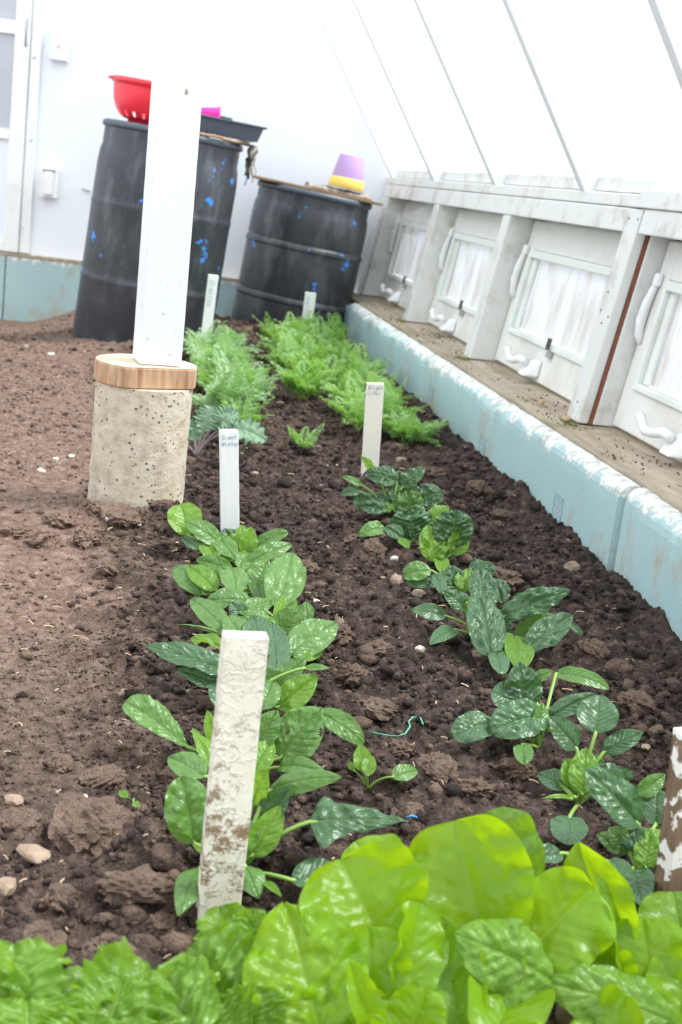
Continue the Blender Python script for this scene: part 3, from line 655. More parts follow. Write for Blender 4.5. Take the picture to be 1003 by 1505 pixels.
# ------------------------------------------------------------------ LEAVES
PROF = {'ovate': (.55, .80, 0), 'round': (.5, .5, 0), 'oblong': (.42, .55, 0), 'lance': (.6, .9, 0), 'obov': (.85, .42, 0), 'hast': (.5, 1.0, .55), 'lett': (.55, .40, 0)}
def leaf_geo(L, Wd, prof, nu, nv, arch, cup, savoy, ruffle, seed, fold, frill, droop):
    a, b, hs = PROF[prof]; s = np.linspace(0, 1, nu + 1); t = np.linspace(-1, 1, nv + 1)
    sm = a / (a + b); wprof = (np.maximum(s, 1e-4) ** a) * (np.maximum(1 - s, 1e-4) ** b) / (sm ** a * (1 - sm) ** b)
    if hs: wprof = np.maximum(wprof * (.55 + .45 * sst(.5, .0, s)) * (1 + hs * np.exp(-((s - .13) / .10) ** 2)), 0)
    wprof[0] = max(wprof[0], .10); wprof[-1] = max(wprof[-1], .06)
    S, T = np.meshgrid(s, t, indexing='ij'); Wp = np.broadcast_to(wprof[:, None], S.shape)
    rng = np.random.default_rng(seed); ph = rng.uniform(0, 6.28, 8)
    edge = 1 + frill * .10 * np.sin(S * 34 + ph[0] + T) * np.abs(T) ** 3 + frill * .08 * np.sin(S * 61 + ph[1]) * np.abs(T) ** 4
    lat = T * Wp * Wd * edge
    A = np.abs(T)
    lift = cup * Wd * Wp * A ** 1.5 * (1 if fold == 0 else 1) + fold * Wd * Wp * A
    phase = (S - A * .28) * 8.0
    quilt = np.abs(np.sin(np.pi * phase)) ** .8 * np.clip(A * 5, 0, 1) * (1 - A ** 4)
    nz = fbm(S * L * 85 + ph[2] * 9, T * Wp * Wd * 85 + ph[3] * 9, 3, seed % 97) - .45
    lift = lift + savoy * Wd * (.15 * quilt + .75 * nz * np.clip(A * 4, .2, 1)) * np.sqrt(Wp)
    lift = lift + .22 * min(1, savoy + .4) * Wd * (fbm(S * 2.3 + ph[3] * 5, T * 1.6 + ph[2] * 5, 2, seed % 89) - .38) * np.clip(A * 3, .0, 1)
    lift = lift - .035 * Wd * np.exp(-(T * Wp / .07) ** 2) * 1.0
    rf = (np.sin(S * (11 + 3 * math.sin(ph[4])) + ph[5] + 1.2 * np.sign(T)) + .6 * np.sin(S * 23 + ph[6]))
    lift = lift + ruffle * Wd * rf * A ** 2.2 * np.sqrt(Wp)
    lift = lift + frill * .16 * Wd * np.sin(S * 48 + ph[7] + T * 1.5) * A ** 3
    lift = lift - droop * Wd * A ** 3.2
    return S, T, lat, lift
seedc = [100]
UPW = Vector((0, 0, 1))
def leaf(par, crown, D0, b, t, w_, db=0., dt=0., roll=0., arch=.12, cup=.18, prof='ovate', savoy=.5, ruffle=.06, mat='spin', stem=True, fold=0., frill=0., nu=36, nv=22, droop=0., sr=.0026, smat='stem', nup=.42, side=0., minz=.022, stemz=.5, holes=()):
    seedc[0] += 1; sd_ = seedc[0]
    def put(p, d):
        q = at_depth(*p, D0 + d)
        for _ in range(30):
            if q.z > sh(q.x, q.y) + minz: break
            d -= .008; q = at_depth(*p, D0 + d)
        return q
    pb, pt = put(b, db), put(t, dt); ax = pt - pb; L = ax.length; T = ax.normalized()
    v = (CAM - pb).normalized(); N = v * (1 - nup) + UPW * nup; N = (N - T * N.dot(T)).normalized()
    N = (Matrix.Rotation(math.radians(roll), 3, T) @ N).normalized(); ctrl = (pb + pt) / 2 + N * arch * L + T.cross(N) * side * L
    Wd = w_ / 2 * depth(pb) / F * 1.1
    S, Tt, lat, lift = leaf_geo(L, Wd, prof, nu, nv, arch, cup, savoy, ruffle, sd_, fold, frill, droop)
    V = np.zeros((nu + 1, nv + 1, 3)); cr = np.array(crown)
    for i in range(nu + 1):
        s = i / nu; Mp = pb * (1 - s) ** 2 + ctrl * 2 * s * (1 - s) + pt * s * s; tg = ((ctrl - pb) * (1 - s) + (pt - ctrl) * s).normalized()
        Sd = tg.cross(N).normalized(); Nn = Sd.cross(tg).normalized()
        V[i] = np.array(Mp)[None] + np.outer(lat[i], np.array(Sd)) + np.outer(lift[i], np.array(Nn)) - cr
    # keep the blade off the soil
    wx = V.reshape(-1, 3); gzz = soil_h(wx[:, 0] + cr[0], wx[:, 1] + cr[1]) - cr[2] + .009; wx[:, 2] = np.maximum(wx[:, 2], gzz)
    k = nv + 1; i, j = np.meshgrid(np.arange(nu), np.arange(nv), indexing='ij'); a = (i * k + j).ravel()
    Fc = np.stack([a, a + 1, a + k + 1, a + k], 1)
    if holes:
        fc_s = (i.ravel() + .5) / nu; fc_t = (j.ravel() + .5) / nv * 2 - 1; kp = np.ones(len(Fc), bool)
        for hs_, ht_, hr_ in holes: kp &= ((fc_s - hs_) / hr_) ** 2 + ((fc_t - ht_) / (hr_ * 2)) ** 2 > 1
        Fc = Fc[kp]
    uv = np.stack([S.ravel(), (Tt.ravel() + 1) / 2], 1)
    o = mesh('leaf', wx.tolist(), Fc.tolist(), M[mat], par, True, uv=uv)
    if stem:
        c0 = Vector((0, 0, 0)); q = pb - Vector(crown); c1 = Vector((q.x * .35, q.y * .35, max(q.z, .012) * (.5 + .5 * stemz))) if stemz < .9 else Vector((q.x * .2, q.y * .2, q.z * .9))
        P = bez(c0, c1, q, 8); s1 = [(pb * (1 - s) ** 2 + ctrl * 2 * s * (1 - s) + pt * s * s) - Vector(crown) - N * sr * 1.35 for s in (.1, .25, .4, .6)] if smat != 'stem_l' else [(pb * (1 - s) ** 2 + ctrl * 2 * s * (1 - s) + pt * s * s) - Vector(crown) - N * sr * (1.3 - s) for s in (.05, .1, .16, .22)]
        B().tube(P + s1, [sr * 1.15] * 4 + [sr] * 5 + [sr * .8, sr * .6, sr * .45, sr * .2], 6).build('stalk', M[smat], o, True)
    return o
def plant(name, lab, cat, crownpx, leaves, group=None, **kw):
    g_ = ground(*crownpx); g_.z -= .002; e = empty(name, g_); tag(e, lab, cat, group); D0 = depth(g_)
    for lf in leaves:
        args = dict(kw); args.update(lf[3] if len(lf) > 3 else {}); leaf(e, g_, D0, lf[0], lf[1], lf[2], **args)
    if name == 'spinach_plant':
        k = F / D0
        for q in range(5):
            az = random.uniform(-1.2, 1.2); l = random.uniform(.03, .055) * k; bx, by = crownpx[0] + math.sin(az) * .012 * k, crownpx[1] - .022 * k
            leaf(e, g_, D0, (bx, by), (bx + math.sin(az) * l, by - math.cos(az) * l * .75), random.uniform(.024, .034) * k, db=.015, dt=random.uniform(-.01, .04), mat=random.choice(('spin_young', 'spin', 'spin_dark')), savoy=.8, cup=.3, sr=.0016)
    return e
Yg = dict(mat='spin_young', savoy=.2)
# --- left spinach row
grp = 'spinach plants in the row with smooth light leaves'
plant('spinach_plant', 'spinach plant at the foot of the white stake beside the pier', 'spinach', (335, 822), [
    ((276, 787), (266, 741), 46, dict(prof='round', cup=.35, dt=.03, mat='spin_young', savoy=.3)), ((324, 800), (271, 766), 30, dict(arch=.2)), ((294, 808), (266, 789), 16, dict(mat='spin_dark', db=.02)),
    ((303, 797), (316, 823), 30, dict(prof='round', dt=-.05, mat='spin_young')), ((322, 792), (346, 822), 30, dict(dt=-.05)), ((333, 828), (335, 806), 16, Yg), ((342, 800), (330, 777), 26, dict(savoy=1.1, mat='spin_dark', db=.04, dt=.05)),
    ((360, 818), (369, 774), 26, dict(mat='spin_young', roll=20)), ((374, 805), (424, 782), 22, dict(prof='oblong', arch=.2)), ((364, 829), (429, 800), 24, dict(prof='oblong', arch=.2, dt=-.02)), ((354, 802), (357, 772), 20, dict(mat='spin_young', db=.03, dt=.05)),
    ((352, 834), (368, 813), 26, dict(prof='round', dt=-.01))], grp)
plant('spinach_plant', 'spinach plant second in row from the white stake beside the pier', 'spinach', (345, 876), [
    ((300, 874), (257, 832), 40, dict(arch=.25, cup=-.1, dt=.02)), ((318, 868), (276, 832), 32, dict(mat='spin_young', dt=-.01)), ((342, 838), (288, 822), 24, dict(arch=.25, roll=-20, db=.03, dt=.04)), ((348, 872), (340, 834), 38, dict(prof='ovate')),
    ((374, 872), (394, 822), 38, {}), ((409, 893), (431, 812), 56, dict(prof='ovate', cup=.1)), ((404, 850), (419, 812), 24, dict(db=.04, dt=.05)), ((370, 886), (304, 884), 38, dict(prof='round', arch=.3, dt=-.03, cup=-.15)),
    ((334, 930), (281, 880), 36, dict(dt=.0, db=-.03)), ((402, 906), (433, 876), 24, dict(mat='spin_young', roll=30)), ((352, 902), (402, 884), 28, dict(arch=.2, cup=-.1)), ((388, 885), (372, 850), 26, dict(db=.01)), ((356, 908), (340, 884), 26, dict(mat='spin_dark', db=.02))], grp)
plant('spinach_plant', 'spinach plant third in row from the white stake beside the pier', 'spinach', (372, 955), [
    ((424, 962), (495, 915), 52, dict(prof='ovate', cup=.1)), ((406, 934), (447, 890), 36, {}), ((398, 925), (358, 902), 34, dict(cup=-.1, arch=.2)), ((408, 1004), (400, 915), 42, dict(prof='ovate', mat='spin_dark', db=-.04, dt=-.02)), ((326, 932), (260, 918), 9, dict(prof='lance', roll=40)),
    ((328, 952), (280, 938), 26, dict(mat='spin_young')), ((452, 913), (450, 884), 20, dict(db=.02, dt=.04)), ((410, 938), (426, 914), 18, Yg), ((444, 970), (475, 954), 16, dict(mat='spin_young', roll=30)), ((385, 950), (372, 905), 40, dict(mat='spin_dark', db=.02)), ((360, 950), (335, 905), 36, dict(db=.01, dt=.02))], grp)
plant('spinach_plant', 'spinach plant with a long leaf reaching left beside the crazed stake', 'spinach', (362, 1030), [
    ((338, 990), (210, 949), 42, dict(prof='lance', arch=.1, savoy=.8, mat='spin_dark', roll=15)), ((322, 1006), (260, 984), 30, dict(savoy=.8, mat='spin_dark', dt=-.01)), ((408, 1040), (467, 992), 40, dict(mat='spin_young', roll=20)), ((404, 1012), (451, 966), 32, dict(mat='spin', db=.02, dt=.03)),
    ((448, 982), (485, 982), 11, dict(prof='lance', arch=.15)), ((326, 1042), (314, 998), 26, dict(mat='spin_dark')), ((384, 1044), (403, 1000), 36, {}), ((330, 985), (305, 960), 24, dict(mat='spin_young', db=.03, dt=.04)), ((395, 1035), (420, 1028), 22, Yg)], grp)
plant('spinach_plant', 'spinach plant whose broad leaf has insect holes beside the crazed stake', 'spinach', (352, 1150), [
    ((276, 1098), (184, 1031), 46, dict(prof='obov', arch=.1, cup=.3, savoy=.7, roll=10)), ((302, 1142), (247, 1112), 40, dict(prof='ovate', dt=-.02)), ((310, 1128), (283, 1070), 26, dict(mat='spin_young', roll=25)), ((314, 1092), (305, 1044), 20, Yg),
    ((412, 1114), (474, 1040), 70, dict(prof='ovate', cup=.12, nu=52, nv=34, holes=((.38, -.38, .05), (.72, .85, .05)))), ((468, 1048), (535, 1094), 34, dict(arch=.3, prof='oblong', db=.02, nu=52, nv=30, holes=((.62, .35, .03),))), ((408, 1128), (482, 1138), 28, dict(arch=.25)), ((374, 1134), (400, 1088), 34, dict(mat='spin_young')), ((382, 1092), (408, 1044), 38, {}), ((372, 1112), (352, 1060), 36, dict(mat='spin_dark'))], grp)
plant('spinach_plant', 'spinach plant with an arrow-shaped leaf nearest the pale lettuces, left row', 'spinach', (352, 1282), [
    ((286, 1240), (266, 1141), 66, dict(prof='round', cup=.1, savoy=.7)), ((294, 1276), (262, 1346), 42, dict(arch=.25, cup=-.25, dt=-.03, mat='spin')), ((456, 1208), (601, 1206), 74, dict(prof='hast', arch=.1, cup=-.12, savoy=.7, roll=-10, mat='spin_dark')), ((396, 1162), (503, 1142), 36, dict(arch=.22, cup=-.2, db=.03)),
    ((370, 1258), (413, 1184), 42, dict(mat='spin_young', roll=25)), ((360, 1272), (380, 1320), 38, dict(arch=.2, cup=-.2, dt=-.03)), ((430, 1294), (500, 1284), 48, dict(prof='round', arch=.15, dt=-.01, mat='spin_dark')), ((386, 1212), (426, 1160), 44, dict(mat='spin_dark', db=.02)), ((372, 1178), (395, 1130), 38, dict(mat='spin_young', db=.03)), ((340, 1240), (330, 1180), 50, dict(mat='spin_dark', db=.02)), ((388, 1296), (414, 1318), 12, Yg)], grp)
# --- right spinach row: darker, savoyed
grp = 'spinach plants in the row with dark crinkled leaves'
K = dict(mat='spin_dark', savoy=1.1)
def Dk(**k): d = dict(mat='spin_dark', savoy=1.1); d.update(k); return d
plant('spinach_plant', 'dark crinkled spinach plant at the foot of the cream stake', 'spinach', (575, 766), [
    ((549, 693), (531, 671), 13, dict(mat='spin_young', db=.02)), ((584, 708), (537, 694), 32, Dk(arch=.2)), ((592, 716), (626, 687), 24, Dk(arch=.15)), ((532, 713), (502, 700), 11, dict(prof='lance', mat='spin')), ((530, 723), (499, 727), 15, dict(arch=.3, mat='spin_dark')),
    ((562, 746), (519, 734), 32, Dk(prof='round')), ((566, 751), (526, 745), 22, Dk(dt=-.03, arch=.25)), ((585, 742), (548, 727), 22, Dk()), ((610, 738), (651, 724), 36, Dk(prof='round', arch=.2)), ((604, 757), (600, 720), 38, Dk(mat='spin', savoy=1.5)), ((590, 736), (571, 711), 24, Dk()), ((578, 715), (590, 692), 22, Dk(db=.03, dt=.04)), ((600, 728), (606, 706), 22, Dk(db=.03, dt=.04))], grp)
plant('spinach_plant', 'spinach plant with one round quilted leaf facing the path, dark row', 'spinach', (597, 806), [
    ((608, 793), (602, 746), 60, Dk(prof='round', cup=-.05, savoy=1.4, arch=.06)), ((566, 777), (526, 788), 24, dict(arch=.35, mat='spin', prof='ovate')), ((588, 793), (602, 806), 13, Yg), ((630, 768), (660, 744), 26, dict(mat='spin_young', db=.02, dt=.03)), ((605, 770), (622, 742), 26, Dk(db=.05, dt=.06))], grp)
plant('spinach_plant', 'spinach plant with cut stalk stubs and a bright upright leaf', 'spinach', (642, 836), [
    ((640, 826), (628, 771), 40, dict(mat='spin_young', savoy=1., roll=10)), ((662, 804), (671, 749), 54, Dk(savoy=1.4, prof='round')), ((664, 814), (683, 779), 30, dict(mat='spin_young', roll=30)), ((650, 842), (650, 816), 20, Yg), ((655, 820), (657, 790), 24, dict(mat='spin_young'))], grp)
plant('spinach_plant', 'low spinach plant among small stones in the dark crinkled row', 'spinach', (672, 880), [
    ((634, 838), (592, 846), 28, dict(prof='round', arch=.2, mat='spin')), ((642, 858), (597, 856), 22, dict(mat='spin_dark', arch=.2)), ((668, 864), (664, 830), 28, Dk()), ((683, 870), (689, 836), 32, dict(mat='spin_young', savoy=.7)), ((704, 850), (714, 824), 36, Dk(prof='round', db=.03, dt=.04)), ((716, 900), (704, 834), 40, Dk(savoy=1.3)), ((738, 886), (728, 850), 30, Dk(db=.02)), ((650, 872), (640, 846), 20, Dk())], grp)
plant('spinach_plant', 'largest dark crinkled spinach plant with long blades spreading both sides', 'spinach', (728, 950), [
    ((656, 905), (605, 896), 25, dict(mat='spin_dark', prof='ovate', savoy=.2)), ((669, 925), (632, 948), 25, dict(mat='spin_dark', prof='ovate', savoy=.1, arch=.1)), ((722, 966), (705, 878), 52, Dk(prof='oblong', savoy=1.)), ((688, 896), (652, 868), 28, Dk()), ((736, 908), (839, 868), 40, Dk(prof='ovate', savoy=1.3)),
    ((776, 956), (841, 904), 42, Dk(savoy=1.2)), ((756, 936), (818, 904), 30, dict(mat='spin', db=.03, dt=.03, roll=25)), ((762, 984), (754, 932), 44, dict(mat='spin_young', roll=15)), ((738, 992), (728, 958), 28, Dk(db=-.02, savoy=.2)), ((838, 918), (858, 934), 12, dict(mat='spin_dark', stem=False)), ((700, 912), (690, 876), 26, dict(mat='spin_young', savoy=.6))], grp)
plant('spinach_plant', 'spinach plant with flat oval leaves below the largest dark spinach', 'spinach', (792, 1098), [
    ((818, 990), (896, 1012), 24, dict(arch=.3, mat='spin', prof='oblong', savoy=.2, db=.08, dt=.06)), ((772, 1042), (764, 973), 52, Dk(savoy=1., db=.03, dt=.04)), ((762, 1034), (723, 1016), 42, Dk(prof='round', savoy=.2, db=.03, dt=.03)), ((784, 1000), (813, 986), 17, dict(mat='spin', db=.06, dt=.06)), ((726, 1062), (666, 1084), 46, Dk(prof='round', savoy=.6, arch=.25)),
    ((802, 1052), (722, 1074), 58, Dk(prof='round', savoy=.7, arch=.2, dt=-.03)), ((768, 1094), (771, 1124), 27, dict(mat='spin', prof='round', dt=-.02, stemz=.1)), ((806, 1056), (877, 1020), 28, Dk(arch=.15)), ((790, 1074), (797, 1032), 24, dict(mat='spin', roll=30))], grp)
plant('spinach_plant', 'tall-stalked spinach plant with a heart-shaped leaf lying on the soil', 'spinach', (850, 1182), [
    ((876, 1078), (882, 1021), 56, Dk(savoy=.3, prof='ovate', mat='spin_dark', dt=.03)), ((848, 1100), (808, 1054), 38, Dk(savoy=.4)), ((888, 1106), (946, 1075), 32, Dk(savoy=1.2)), ((856, 1168), (862, 1098), 42, dict(mat='spin_young', savoy=.9)), ((896, 1154), (899, 1120), 31, dict(mat='spin_dark', savoy=.1, db=.04, dt=.05)),
    ((838, 1200), (835, 1242), 50, dict(mat='spin_dark', prof='round', savoy=.1, dt=-.02, stemz=.1, cup=.05)), ((841, 1174), (795, 1174), 7, dict(prof='lance', mat='spin_young', arch=.25)), ((844, 1172), (818, 1146), 6, dict(prof='lance', mat='spin_young', arch=0.)), ((874, 1150), (880, 1108), 30, dict(mat='spin', savoy=.9))], grp)
plant('spinach_plant', 'spinach plant leaning on the weathered brown stake by the lettuces', 'spinach', (935, 1280), [
    ((940, 1212), (861, 1131), 56, Dk(prof='oblong', savoy=.7, arch=.12)), ((934, 1212), (937, 1242), 22, Dk(dt=-.01)), ((938, 1168), (978, 1138), 26, dict(mat='spin', roll=25, db=.04, dt=.05)), ((964, 1212), (966, 1160), 40, dict(mat='spin_dark', prof='round', savoy=.1, db=.03, dt=.05)), ((950, 1276), (956, 1222), 38, dict(mat='spin_young', savoy=1.)),
    ((928, 1278), (946, 1336), 48, Dk(arch=.2, dt=-.05, savoy=.5)), ((926, 1290), (897, 1262), 26, Dk(savoy=.2)), ((826, 1254), (779, 1263), 30, dict(mat='spin_dark', savoy=.2)), ((922, 1150), (915, 1128), 22, dict(mat='spin_dark', db=.06, dt=.06))], grp)
plant('spinach_seedling', 'tiny bright seedling alone between the two spinach rows', 'seedling', (540, 1160), [
    ((536, 1134), (529, 1094), 26, dict(mat='spin_young', sr=.0014)), ((541, 1140), (544, 1108), 20, dict(mat='spin_young', sr=.0014, db=-.01)), ((520, 1132), (513, 1120), 10, dict(mat='spin_young', sr=.0012, prof='round')), ((577, 1142), (614, 1132), 26, dict(mat='spin', sr=.0015, prof='ovate', savoy=.2))], savoy=.2)
plant('weed_seedling', 'tiny weed seedling in bare soil left of the spinach row', 'seedling', (196, 1184), [((186, 1172), (176, 1162), 12, dict(mat='spin_young')), ((196, 1180), (206, 1186), 10, dict(mat='spin_young'))], sr=.0008, savoy=.1)
for px, py, lab in ((420, 640, 'faint patch of moss-like sprouts between the carrot rows'),):
    pass
# --- lettuces
LT = dict(mat='lett', nu=48, nv=34, prof='lett', savoy=.17, ruffle=.17, cup=.45, sr=.005, smat='stem_l', nup=.25, stem=True, arch=.08)
FR = dict(LT); FR.update(mat='lett_frill', frill=.8, ruffle=.14, savoy=.6)
plant('lettuce', 'frilly light green lettuce leaves low at the left bed corner', 'lettuce', (95, 1560), [
    ((10, 1530), (22, 1386), 150, dict(dt=.04)), ((120, 1535), (222, 1424), 130, dict(dt=.05, db=-.01)), ((75, 1540), (95, 1424), 150, dict(dt=.05)), ((150, 1550), (180, 1440), 120, dict(dt=.02)), ((40, 1560), (40, 1470), 150, dict(dt=-.03)), ((120, 1560), (140, 1490), 140, dict(dt=-.05))], **FR)
plant('lettuce', 'frilly lettuce with a cupped leaf at the foot of the crazed stake', 'lettuce', (335, 1530), [
    ((352, 1496), (272, 1398), 150, dict(cup=.45, arch=.12, frill=.5, dt=.03)), ((300, 1530), (238, 1456), 130, dict(dt=.0, mat='lett_frill')), ((352, 1440), (322, 1332), 84, dict(dt=.06, db=.04)), ((368, 1420), (372, 1335), 60, dict(dt=.05, db=.04)), ((330, 1540), (300, 1478), 130, dict(dt=-.04)), ((370, 1530), (372, 1450), 90, dict(dt=-.02))], **FR)
plant('lettuce', 'smooth lettuce with a broad oval leaf beside the crazed stake', 'lettuce', (500, 1545), [
    ((470, 1520), (420, 1326), 172, dict(prof='ovate', dt=.03, db=-.03, cup=.12, savoy=.4)), ((572, 1408), (500, 1262), 175, dict(dt=.07, db=.04, prof='lett')), ((600, 1340), (522, 1236), 100, dict(dt=.10, db=.08, arch=.2, cup=-.1)), ((545, 1510), (542, 1362), 112, dict(dt=.02, cup=.4)), ((588, 1478), (618, 1326), 90, dict(roll=40, dt=.04, cup=.3)),
    ((556, 1530), (513, 1412), 44, dict(prof='ovate', dt=-.02, db=-.04, fold=.4)), ((596, 1540), (628, 1452), 80, dict(dt=-.02, ruffle=.12)), ((500, 1540), (520, 1440), 120, dict(dt=-.0, cup=.35)), ((545, 1545), (545, 1490), 60, dict(dt=-.05))], **LT)
plant('lettuce', 'tall butter lettuce with a big sunlit upright leaf', 'lettuce', (700, 1535), [
    ((722, 1420), (668, 1206), 178, dict(dt=.06, db=.02, cup=.30, roll=-12)), ((764, 1330), (704, 1198), 120, dict(dt=.10, db=.07, mat='lett_frill')), ((812, 1440), (668, 1372), 100, dict(prof='oblong', arch=.22, cup=-.25, db=-.02, dt=-.02, savoy=.55, stem=False, mat='lett_frill')), ((768, 1408), (872, 1304), 128, dict(dt=.05, db=.03, roll=15)), ((690, 1530), (596, 1390), 160, dict(dt=.04, db=-.02)), ((690, 1530), (690, 1400), 150, dict(dt=.02, mat='lett_frill')), ((720, 1540), (760, 1440), 120, dict(dt=.0))], **LT)
plant('lettuce', 'butter lettuce with a drooping leaf beside the weathered brown stake', 'lettuce', (930, 1535), [
    ((905, 1400), (850, 1238), 108, dict(dt=.06, db=.04, prof='ovate', roll=-20)), ((926, 1470), (872, 1284), 60, dict(prof='ovate', roll=55, dt=.04)), ((965, 1505), (944, 1348), 128, dict(dt=.03, cup=.3)), ((1008, 1420), (990, 1310), 110, dict(dt=.07, db=.04, mat='lett_frill')), ((985, 1500), (795, 1442), 92, dict(prof='ovate', arch=.2, cup=-.2, db=-.03, dt=-.03, savoy=.45, stem=False, mat='lett_frill')), ((900, 1480), (880, 1400), 90, dict(dt=.02)), ((940, 1550), (850, 1490), 110, dict(dt=-.04)), ((1010, 1530), (1010, 1400), 110, dict(dt=.02))], **LT)
# --- kale seedling by the pier
plant('kale_plant', 'young blue-green kale with purple stalks beside the concrete pier', 'kale', (288, 672), [
    ((283, 640), (262, 614), 26, {}), ((300, 632), (312, 596), 34, {}), ((330, 628), (392, 648), 36, dict(arch=.3)), ((318, 625), (350, 605), 34, {}), ((288, 648), (286, 622), 24, {}), ((276, 655), (252, 640), 22, {}), ((320, 640), (345, 625), 26, {})], mat='kale', frill=1.3, ruffle=.15, savoy=.5, sr=.0024, smat='stem_p', prof='oblong', nu=40, nv=16)

# --- carrots: feathery fronds
def frond_mesh(name, L, seed, mat):
    rg = random.Random(seed); V = []; Fc = []; UVs = []
    def quad(p, d, sdv, l, w_):
        k = len(V); V.extend([p, p + d * l * .45 + sdv * w_, p + d * l, p + d * l * .45 - sdv * w_]); Fc.append((k, k + 1, k + 2, k + 3)); UVs.extend([(.5, .5)] * 4)
    bend = rg.uniform(.25, 1.0); tw = rg.uniform(-.3, .3); st = []
    N = 17
    for i in range(N + 1):
        s = i / N; a = .15 + bend * 1.35 * s ** 1.5
        st.append(a)
    p = Vector((0, 0, 0)); P = [p.copy()]
    for i in range(N):
        a = st[i]; p = p + Vector((math.sin(a) * math.cos(tw * i / N), math.sin(a) * math.sin(tw * i / N), math.cos(a))) * (L / N); P.append(p.copy())
    # rachis strip
    for i in range(N):
        d = P[i + 1] - P[i]; wv = Vector((0, 1, 0)) * .0012 * (1.2 - i / N); k = len(V)
        V.extend([P[i] - wv, P[i] + wv, P[i + 1] + wv * .9, P[i + 1] - wv * .9]); Fc.append((k, k + 1, k + 2, k + 3)); UVs.extend([(.5, .5)] * 4)
    for i in range(6, N + 1):
        s = (i - 6) / (N - 6); T = (P[i] - P[i - 1]).normalized()
        Lp = L * .27 * (1 - s) ** .8 * (.75 + .4 * math.sin(min(1, s * 2.6 + .25) * 1.57)) + L * .03
        for sg in (-1, 1):
            side = Vector((0, sg, 0)); d = (T * .5 + side * .9 + Vector((0, 0, rg.uniform(-.25, .3)))).normalized(); nrm = d.cross(T).normalized(); sd_ = nrm.cross(d).normalized()
            m_ = max(2, int(Lp / .0085)); quad(P[i], d, sd_, Lp, .0007)
            for j in range(1, m_ + 1):
                f = j / m_; q = P[i] + d * Lp * f - Vector((0, 0, 1)) * Lp * .30 * f * f
                l = (.34 * Lp * (1 - f) ** .7 + .0055) * rg.uniform(.75, 1.2)
                for s2_ in (-1, 1):
                    dd = (d * .7 + sd_ * s2_ * .8 + nrm * rg.uniform(-.5, .5)).normalized(); quad(q, dd, dd.cross(nrm + d * rg.uniform(-.4, .4)).normalized(), l, l * .20 + .0013)
            quad(P[i] + d * Lp * .93 - Vector((0, 0, 1)) * Lp * .26, d, sd_, .008, .0018)
    me = bpy.data.meshes.new(name); me.from_pydata([tuple(v) for v in V], [], Fc); ul = me.uv_layers.new(name='UVMap')
    for l in ul.data: l.uv = (.5, .1)
    me.materials.append(M[mat]); return me
fr_a = [frond_mesh('frond', random.uniform(.15, .21), k, 'carrot') for k in range(7)]
fr_b = [frond_mesh('frond', random.uniform(.15, .21), 20 + k, 'carrot_b') for k in range(5)]
def carrot(x, y, fr, n, sc, lab, grp, spread=(-.1, .6)):
    e = empty('carrot_plant', (x, y, sh(x, y) - .004)); tag(e, lab, 'carrot', grp)
    for k in range(n):
        o = bpy.data.objects.new('frond', random.choice(fr)); link(o, e)
        az = 6.283 * (k + random.uniform(-.3, .3)) / n; s = sc * random.uniform(.7, 1.1)
        o.matrix_local = Matrix.Rotation(az, 4, 'Z') @ Matrix.Rotation(random.uniform(*spread), 4, 'Y') @ Matrix.Scale(s, 4)
a = at_z(350, 640); c = at_z(300, 488); c = a + (c - a) * ((5.52 - a.y) / (c.y - a.y))
for k in range(25):
    f = (k + .5) / 25; f = f ** .85; x = a.x + (c.x - a.x) * f + random.uniform(-.055, .055); y = a.y + (c.y - a.y) * f
    carrot(x, min(y, 5.5), fr_b if (k % 4) else fr_a, 11, .95, 'feathery carrot plant in the grey-green row beside the concrete pier', 'carrots in the row beside the pier')
a = at_z(575, 655); c = at_z(450, 488); c = a + (c - a) * ((6.22 - a.y) / (c.y - a.y))
for k in range(36):
    f = ((k + .5) / 36) ** .85; x = a.x + (c.x - a.x) * f + random.uniform(-.21, .11); y = a.y + (c.y - a.y) * f
    carrot(min(x, .95), min(y, 6.25), fr_a, 11, 1.03, 'feathery bright green carrot plant in the row beside the foam board', 'carrots in the row beside the foam board')
p = ground(445, 664); carrot(p.x, p.y, fr_a, 5, .72, 'small lone carrot seedling between the two carrot rows', None, (.05, .5))
p = ground(607, 650); carrot(p.x, p.y, fr_a, 7, .9, 'outermost carrot plant right of the cream stake', None, (.3, .9))

